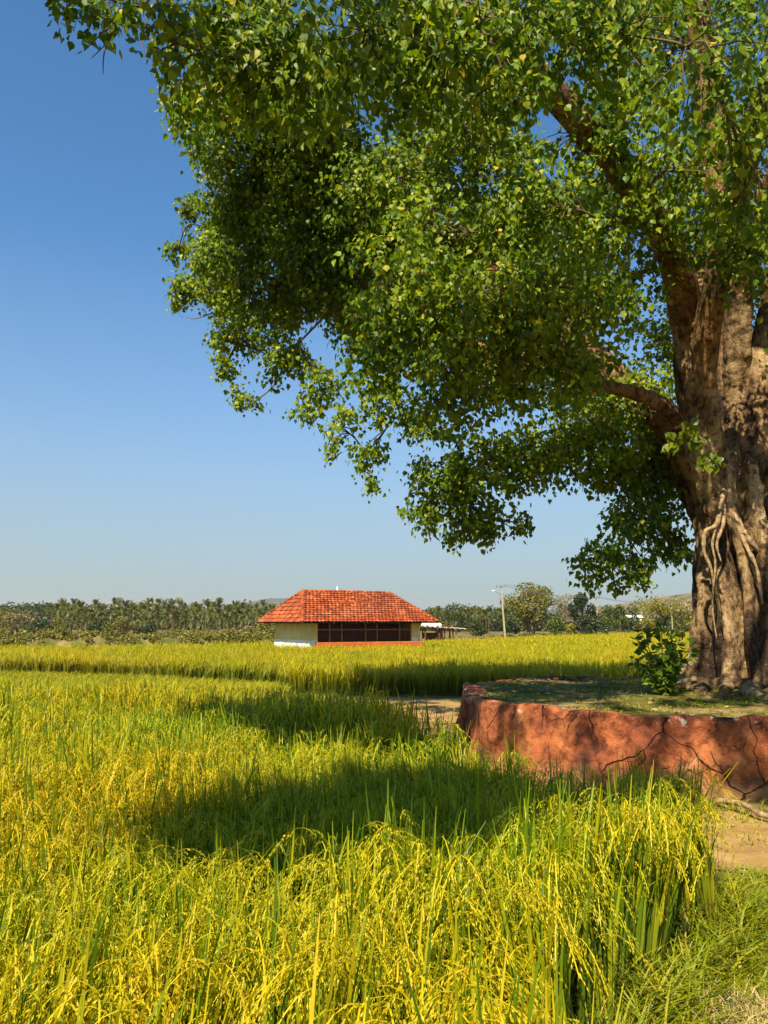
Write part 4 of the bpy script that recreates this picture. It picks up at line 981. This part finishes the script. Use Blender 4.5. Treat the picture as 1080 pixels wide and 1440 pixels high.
for px, pb, Y, H, W, mat, lab in (
    (8, 904, 92, 3.9, 5.4, 'olive_leaf', 'olive bush at the left edge of the picture beyond the field'),
    (36, 903, 88, 3.6, 5.0, 'grey_leaf', 'pale dry leafed tree left of the palm grove'),
    (62, 904, 86, 2.4, 4.2, 'dark_leaf', 'dark bush below the pale dry tree at the left'),
    (86, 905, 84, 2.8, 3.6, 'olive_leaf', 'olive bush at the left end of the palm grove'),
    (148, 905, 80, 2.6, 3.2, 'wood_leaf', 'dull green bush before the palm trunks, left one of three'),
    (176, 905, 80, 2.9, 3.4, 'olive_leaf', 'olive bush before the palm trunks, middle one of three'),
    (214, 904, 82, 1.9, 3.2, 'dark_leaf', 'dark low bush before the palm trunks, right one of three'),
    (376, 903, 70, 2.1, 2.6, 'olive_leaf', 'olive bush just left of the white house'),
    (352, 903, 74, 1.5, 2.6, 'grey_leaf', 'low dry bush on the bank left of the house'),
    (275, 904, 76, 1.2, 2.6, 'yellow_leaf', 'low yellow green bush on the bank under the palms')):
    field_tree('bush' if H < 3.5 else 'scrub_tree', px, pb, Y, H, W, mat, lab, 'bush' if H < 3.5 else 'tree', 1500, .22, .06)

# ------------------------------------------------------------------ power poles, wires, shed, far building
M['concrete'] = simple_mat('pole_concrete', [(.3, (.36, .32, .16)), (.7, (.50, .45, .24))], 3, 4, .9, .1)
M['metal'] = simple_mat('galvanised_metal', [(.3, (.20, .19, .17)), (.7, (.30, .29, .26))], 6, 3, .5, 0)
M['sheet'] = simple_mat('pale_sheet', [(.3, (.60, .52, .40)), (.7, (.80, .74, .62))], 2, 5, .6, .1)
def power_pole(px, ptop, pbase, Y, label, lamp=False, lean=0.0):
    x = (px - 540) / 1080 * Y; z0 = CAM_H + (876 - pbase) / 1080 * Y; H = (pbase - ptop) / 1080 * Y
    t = empty('power_pole', (x, Y, z0), label, 'power pole', group='power poles beyond the field'); t.rotation_euler = (0, lean, 0)
    b = MB(); w0, w1 = .017 * H, .011 * H
    b.add([[s * w, q * w, z] for z, w in ((-.4, w0), (H, w1)) for s, q in ((-1, -1), (1, -1), (1, 1), (-1, 1))], [[0, 1, 5, 4], [1, 2, 6, 5], [2, 3, 7, 6], [3, 0, 4, 7], [4, 5, 6, 7]])
    b.build('post', M['concrete'], t)
    MB().box((0, -.10, H * .965), (.19 * H, .08, .08)).build('crossarm', M['metal'], t)
    for s in (-.085, 0, .085):
        MB().tube([(s * H, -.10, H * .965 + .04), (s * H, -.10, H * .965 + .12), (s * H, -.10, H * .965 + .2)], [.03, .04, .015], 7).build('insulator', M['metal'], t, True)
    if lamp:
        MB().tube([(0, 0, H * .80), (-.07 * H, -.05, H * .85), (-.135 * H, -.1, H * .885)], .03, 6).build('lamp_arm', M['metal'], t, True)
        MB().box((-.155 * H, -.1, H * .895), (.06 * H, .10, .07), bev=.02).build('lamp_head', M['white'], t)
    return (x, Y - .1, z0 + H * .965 + .2)
p1 = power_pole(708, 823, 896, 74, 'tall concrete power pole with a small lamp left of the olive tree', True, -.06)
p2 = power_pole(837, 840, 892, 92, 'concrete power pole standing between the dark tree and the round tree')
p3 = power_pole(941, 846, 888, 110, 'far concrete power pole left of the big trunk')
p4 = ((1180 - 540) / 1080 * 128, 128, 5.0)
for k, (a, b_) in enumerate(((p1, p2), (p2, p3), (p3, p4))):
    lab = ('thin wires from the lamp pole to the second pole', 'thin wires from the second pole to the far pole', 'thin wires from the far pole behind the big trunk')[k]
    w = empty('power_line', a, lab, 'wires')
    for s in (-.4, 0, .4):
        n = 14; f = np.linspace(0, 1, n)[:, None]; P = np.array(a) * (1 - f) + np.array(b_) * f + np.array([s, 0, 0]); P[:, 2] -= (.5 * 4 * f * (1 - f))[:, 0]
        MB().tube(P - np.array(a), .012, 4, False).build('wire', M['metal'], w)

def shed():
    Y = 64; x = (618 - 540) / 1080 * Y; z0 = -.35; k = Y / 1080
    t = empty('shed', (x, Y, z0), 'small open shed with flat pale sheet roof right of the house', 'shed', .12)
    zt = CAM_H + (876 - 882.5) * k - z0
    for px in (-1.35, -.2, .25, .95):
        for y in (-.6, .7): MB().box((px, y, zt / 2 - .1), (.11, .11, zt + .1)).build('post', M['darkwood'], t)
    b = MB(); n = 40; xs = np.linspace(-1.75, 2.25, n); z = zt + .02 - .06 * (xs - 0) + .025 * np.sin(np.arange(n) * 1.57)
    V = np.concatenate([np.stack([xs, np.full(n, y), z + .05 * (y > 0)], -1) for y in (-1.0, 1.1)]); i = np.arange(n - 1)
    b.add(V, np.stack([i, i + 1, n + i + 1, n + i], -1)); b.add(V - np.array([0, 0, .03]), np.stack([i, n + i, n + i + 1, i + 1], -1)); b.build('sheet_roof', M['sheet'], t)
    MB().box((-.75, .4, zt * .42), (1.2, .08, zt * .7)).build('back_wall', M['darkwood'], t); MB().box((.03, .45, zt * .45), (.5, .4, zt * .85), bev=.03).build('cupboard', M['wood'], t)
    MB().box((.0, 1.3, .35), (3.4, .12, .55), bev=.02).build('low_wall', simple_mat('mud_block', [(.3, (.26, .20, .10)), (.7, (.38, .29, .16))], 3), t)
    for k2, (sx, sy, r) in enumerate(((-1.35, -.2, .22), (-.95, .05, .27), (-.5, -.1, .30), (-.1, .1, .24))):
        b = MB(); th = np.linspace(0, 2 * np.pi, 14, endpoint=False); rows = np.linspace(-np.pi / 2, np.pi / 2, 9)
        V = np.array([[r * 1.15 * math.cos(p) * math.cos(q), r * math.cos(p) * math.sin(q), r * .72 * math.sin(p)] for p in rows for q in th]); V += RNG.normal(size=V.shape) * .018
        i = np.arange(8)[:, None] * 14; j = np.arange(14)[None]; F = np.stack([i + j, i + (j + 1) % 14, i + 14 + (j + 1) % 14, i + 14 + j], -1).reshape(-1, 4); b.add(V, F)
        o = b.build('sack', M['white'], None, True); c, s_ = math.cos(.12), math.sin(.12); o.location = (x + sx * c - sy * s_, Y + sx * s_ + sy * c, z0 + zt - .06 * sx + .02 + r * .68)
        tag(o, ('white sack at the left end of the shed roof', 'white sack second from the left on the shed roof', 'biggest white sack in the middle of the shed roof', 'white sack beside the red tiles on the shed roof')[k2], 'sack', 'white sacks on the shed roof')
    b = MB()
    for i in range(10): b.box((RNG.uniform(-.45, .45), RNG.uniform(-.3, .3), .04 + .035 * (i // 3)), (.38, .24, .03), rot=[[math.cos(i), -math.sin(i), 0], [math.sin(i), math.cos(i), 0], [0, 0, 1]])
    o = b.build('roof_tile_heap', M['tile']); o.location = (x + .62, Y + .1, z0 + zt + .03); tag(o, 'loose heap of red clay tiles on the shed roof', 'tile heap')
shed()
def far_house():
    Y = 175; x = (888 - 540) / 1080 * Y; z0 = CAM_H + (876 - 875) / 1080 * Y
    t = empty('far_house', (x, Y, z0), 'small white building with pale roof half hidden behind the trees at right', 'house', -.15)
    MB().box((0, 0, .5), (2.9, 2.4, 1.0)).build('wall', M['white'], t)
    MB().add([[-1.8, -1.5, .98], [1.8, -1.5, .98], [1.8, 1.5, .98], [-1.8, 1.5, .98], [-1.8, 0, 1.6], [1.8, 0, 1.6]], [[0, 1, 5, 4], [2, 3, 4, 5]]).build('roof', M['sheet'], t)
    MB().box((-.5, -1.22, .55), (.5, .06, .5)).build('window', M['darkwood'], t); MB().box((.6, -1.22, .45), (.6, .06, .85)).build('door', M['darkwood'], t)
far_house()

# ------------------------------------------------------------------ dusty air
def haze():
    m = bpy.data.materials.new('haze_air'); m.use_nodes = True; t = m.node_tree; t.nodes.clear()
    o = t.nodes.new('ShaderNodeOutputMaterial'); v = t.nodes.new('ShaderNodeVolumePrincipled')
    v.inputs['Color'].default_value = (.95, .95, .94, 1); v.inputs['Density'].default_value = .00018; v.inputs['Anisotropy'].default_value = .25
    t.links.new(v.outputs[0], o.inputs['Volume'])
    b = MB().box((0, 0, 37), (7600, 7600, 84)).build('haze', m)
    tag(b, kind='stuff')
haze()
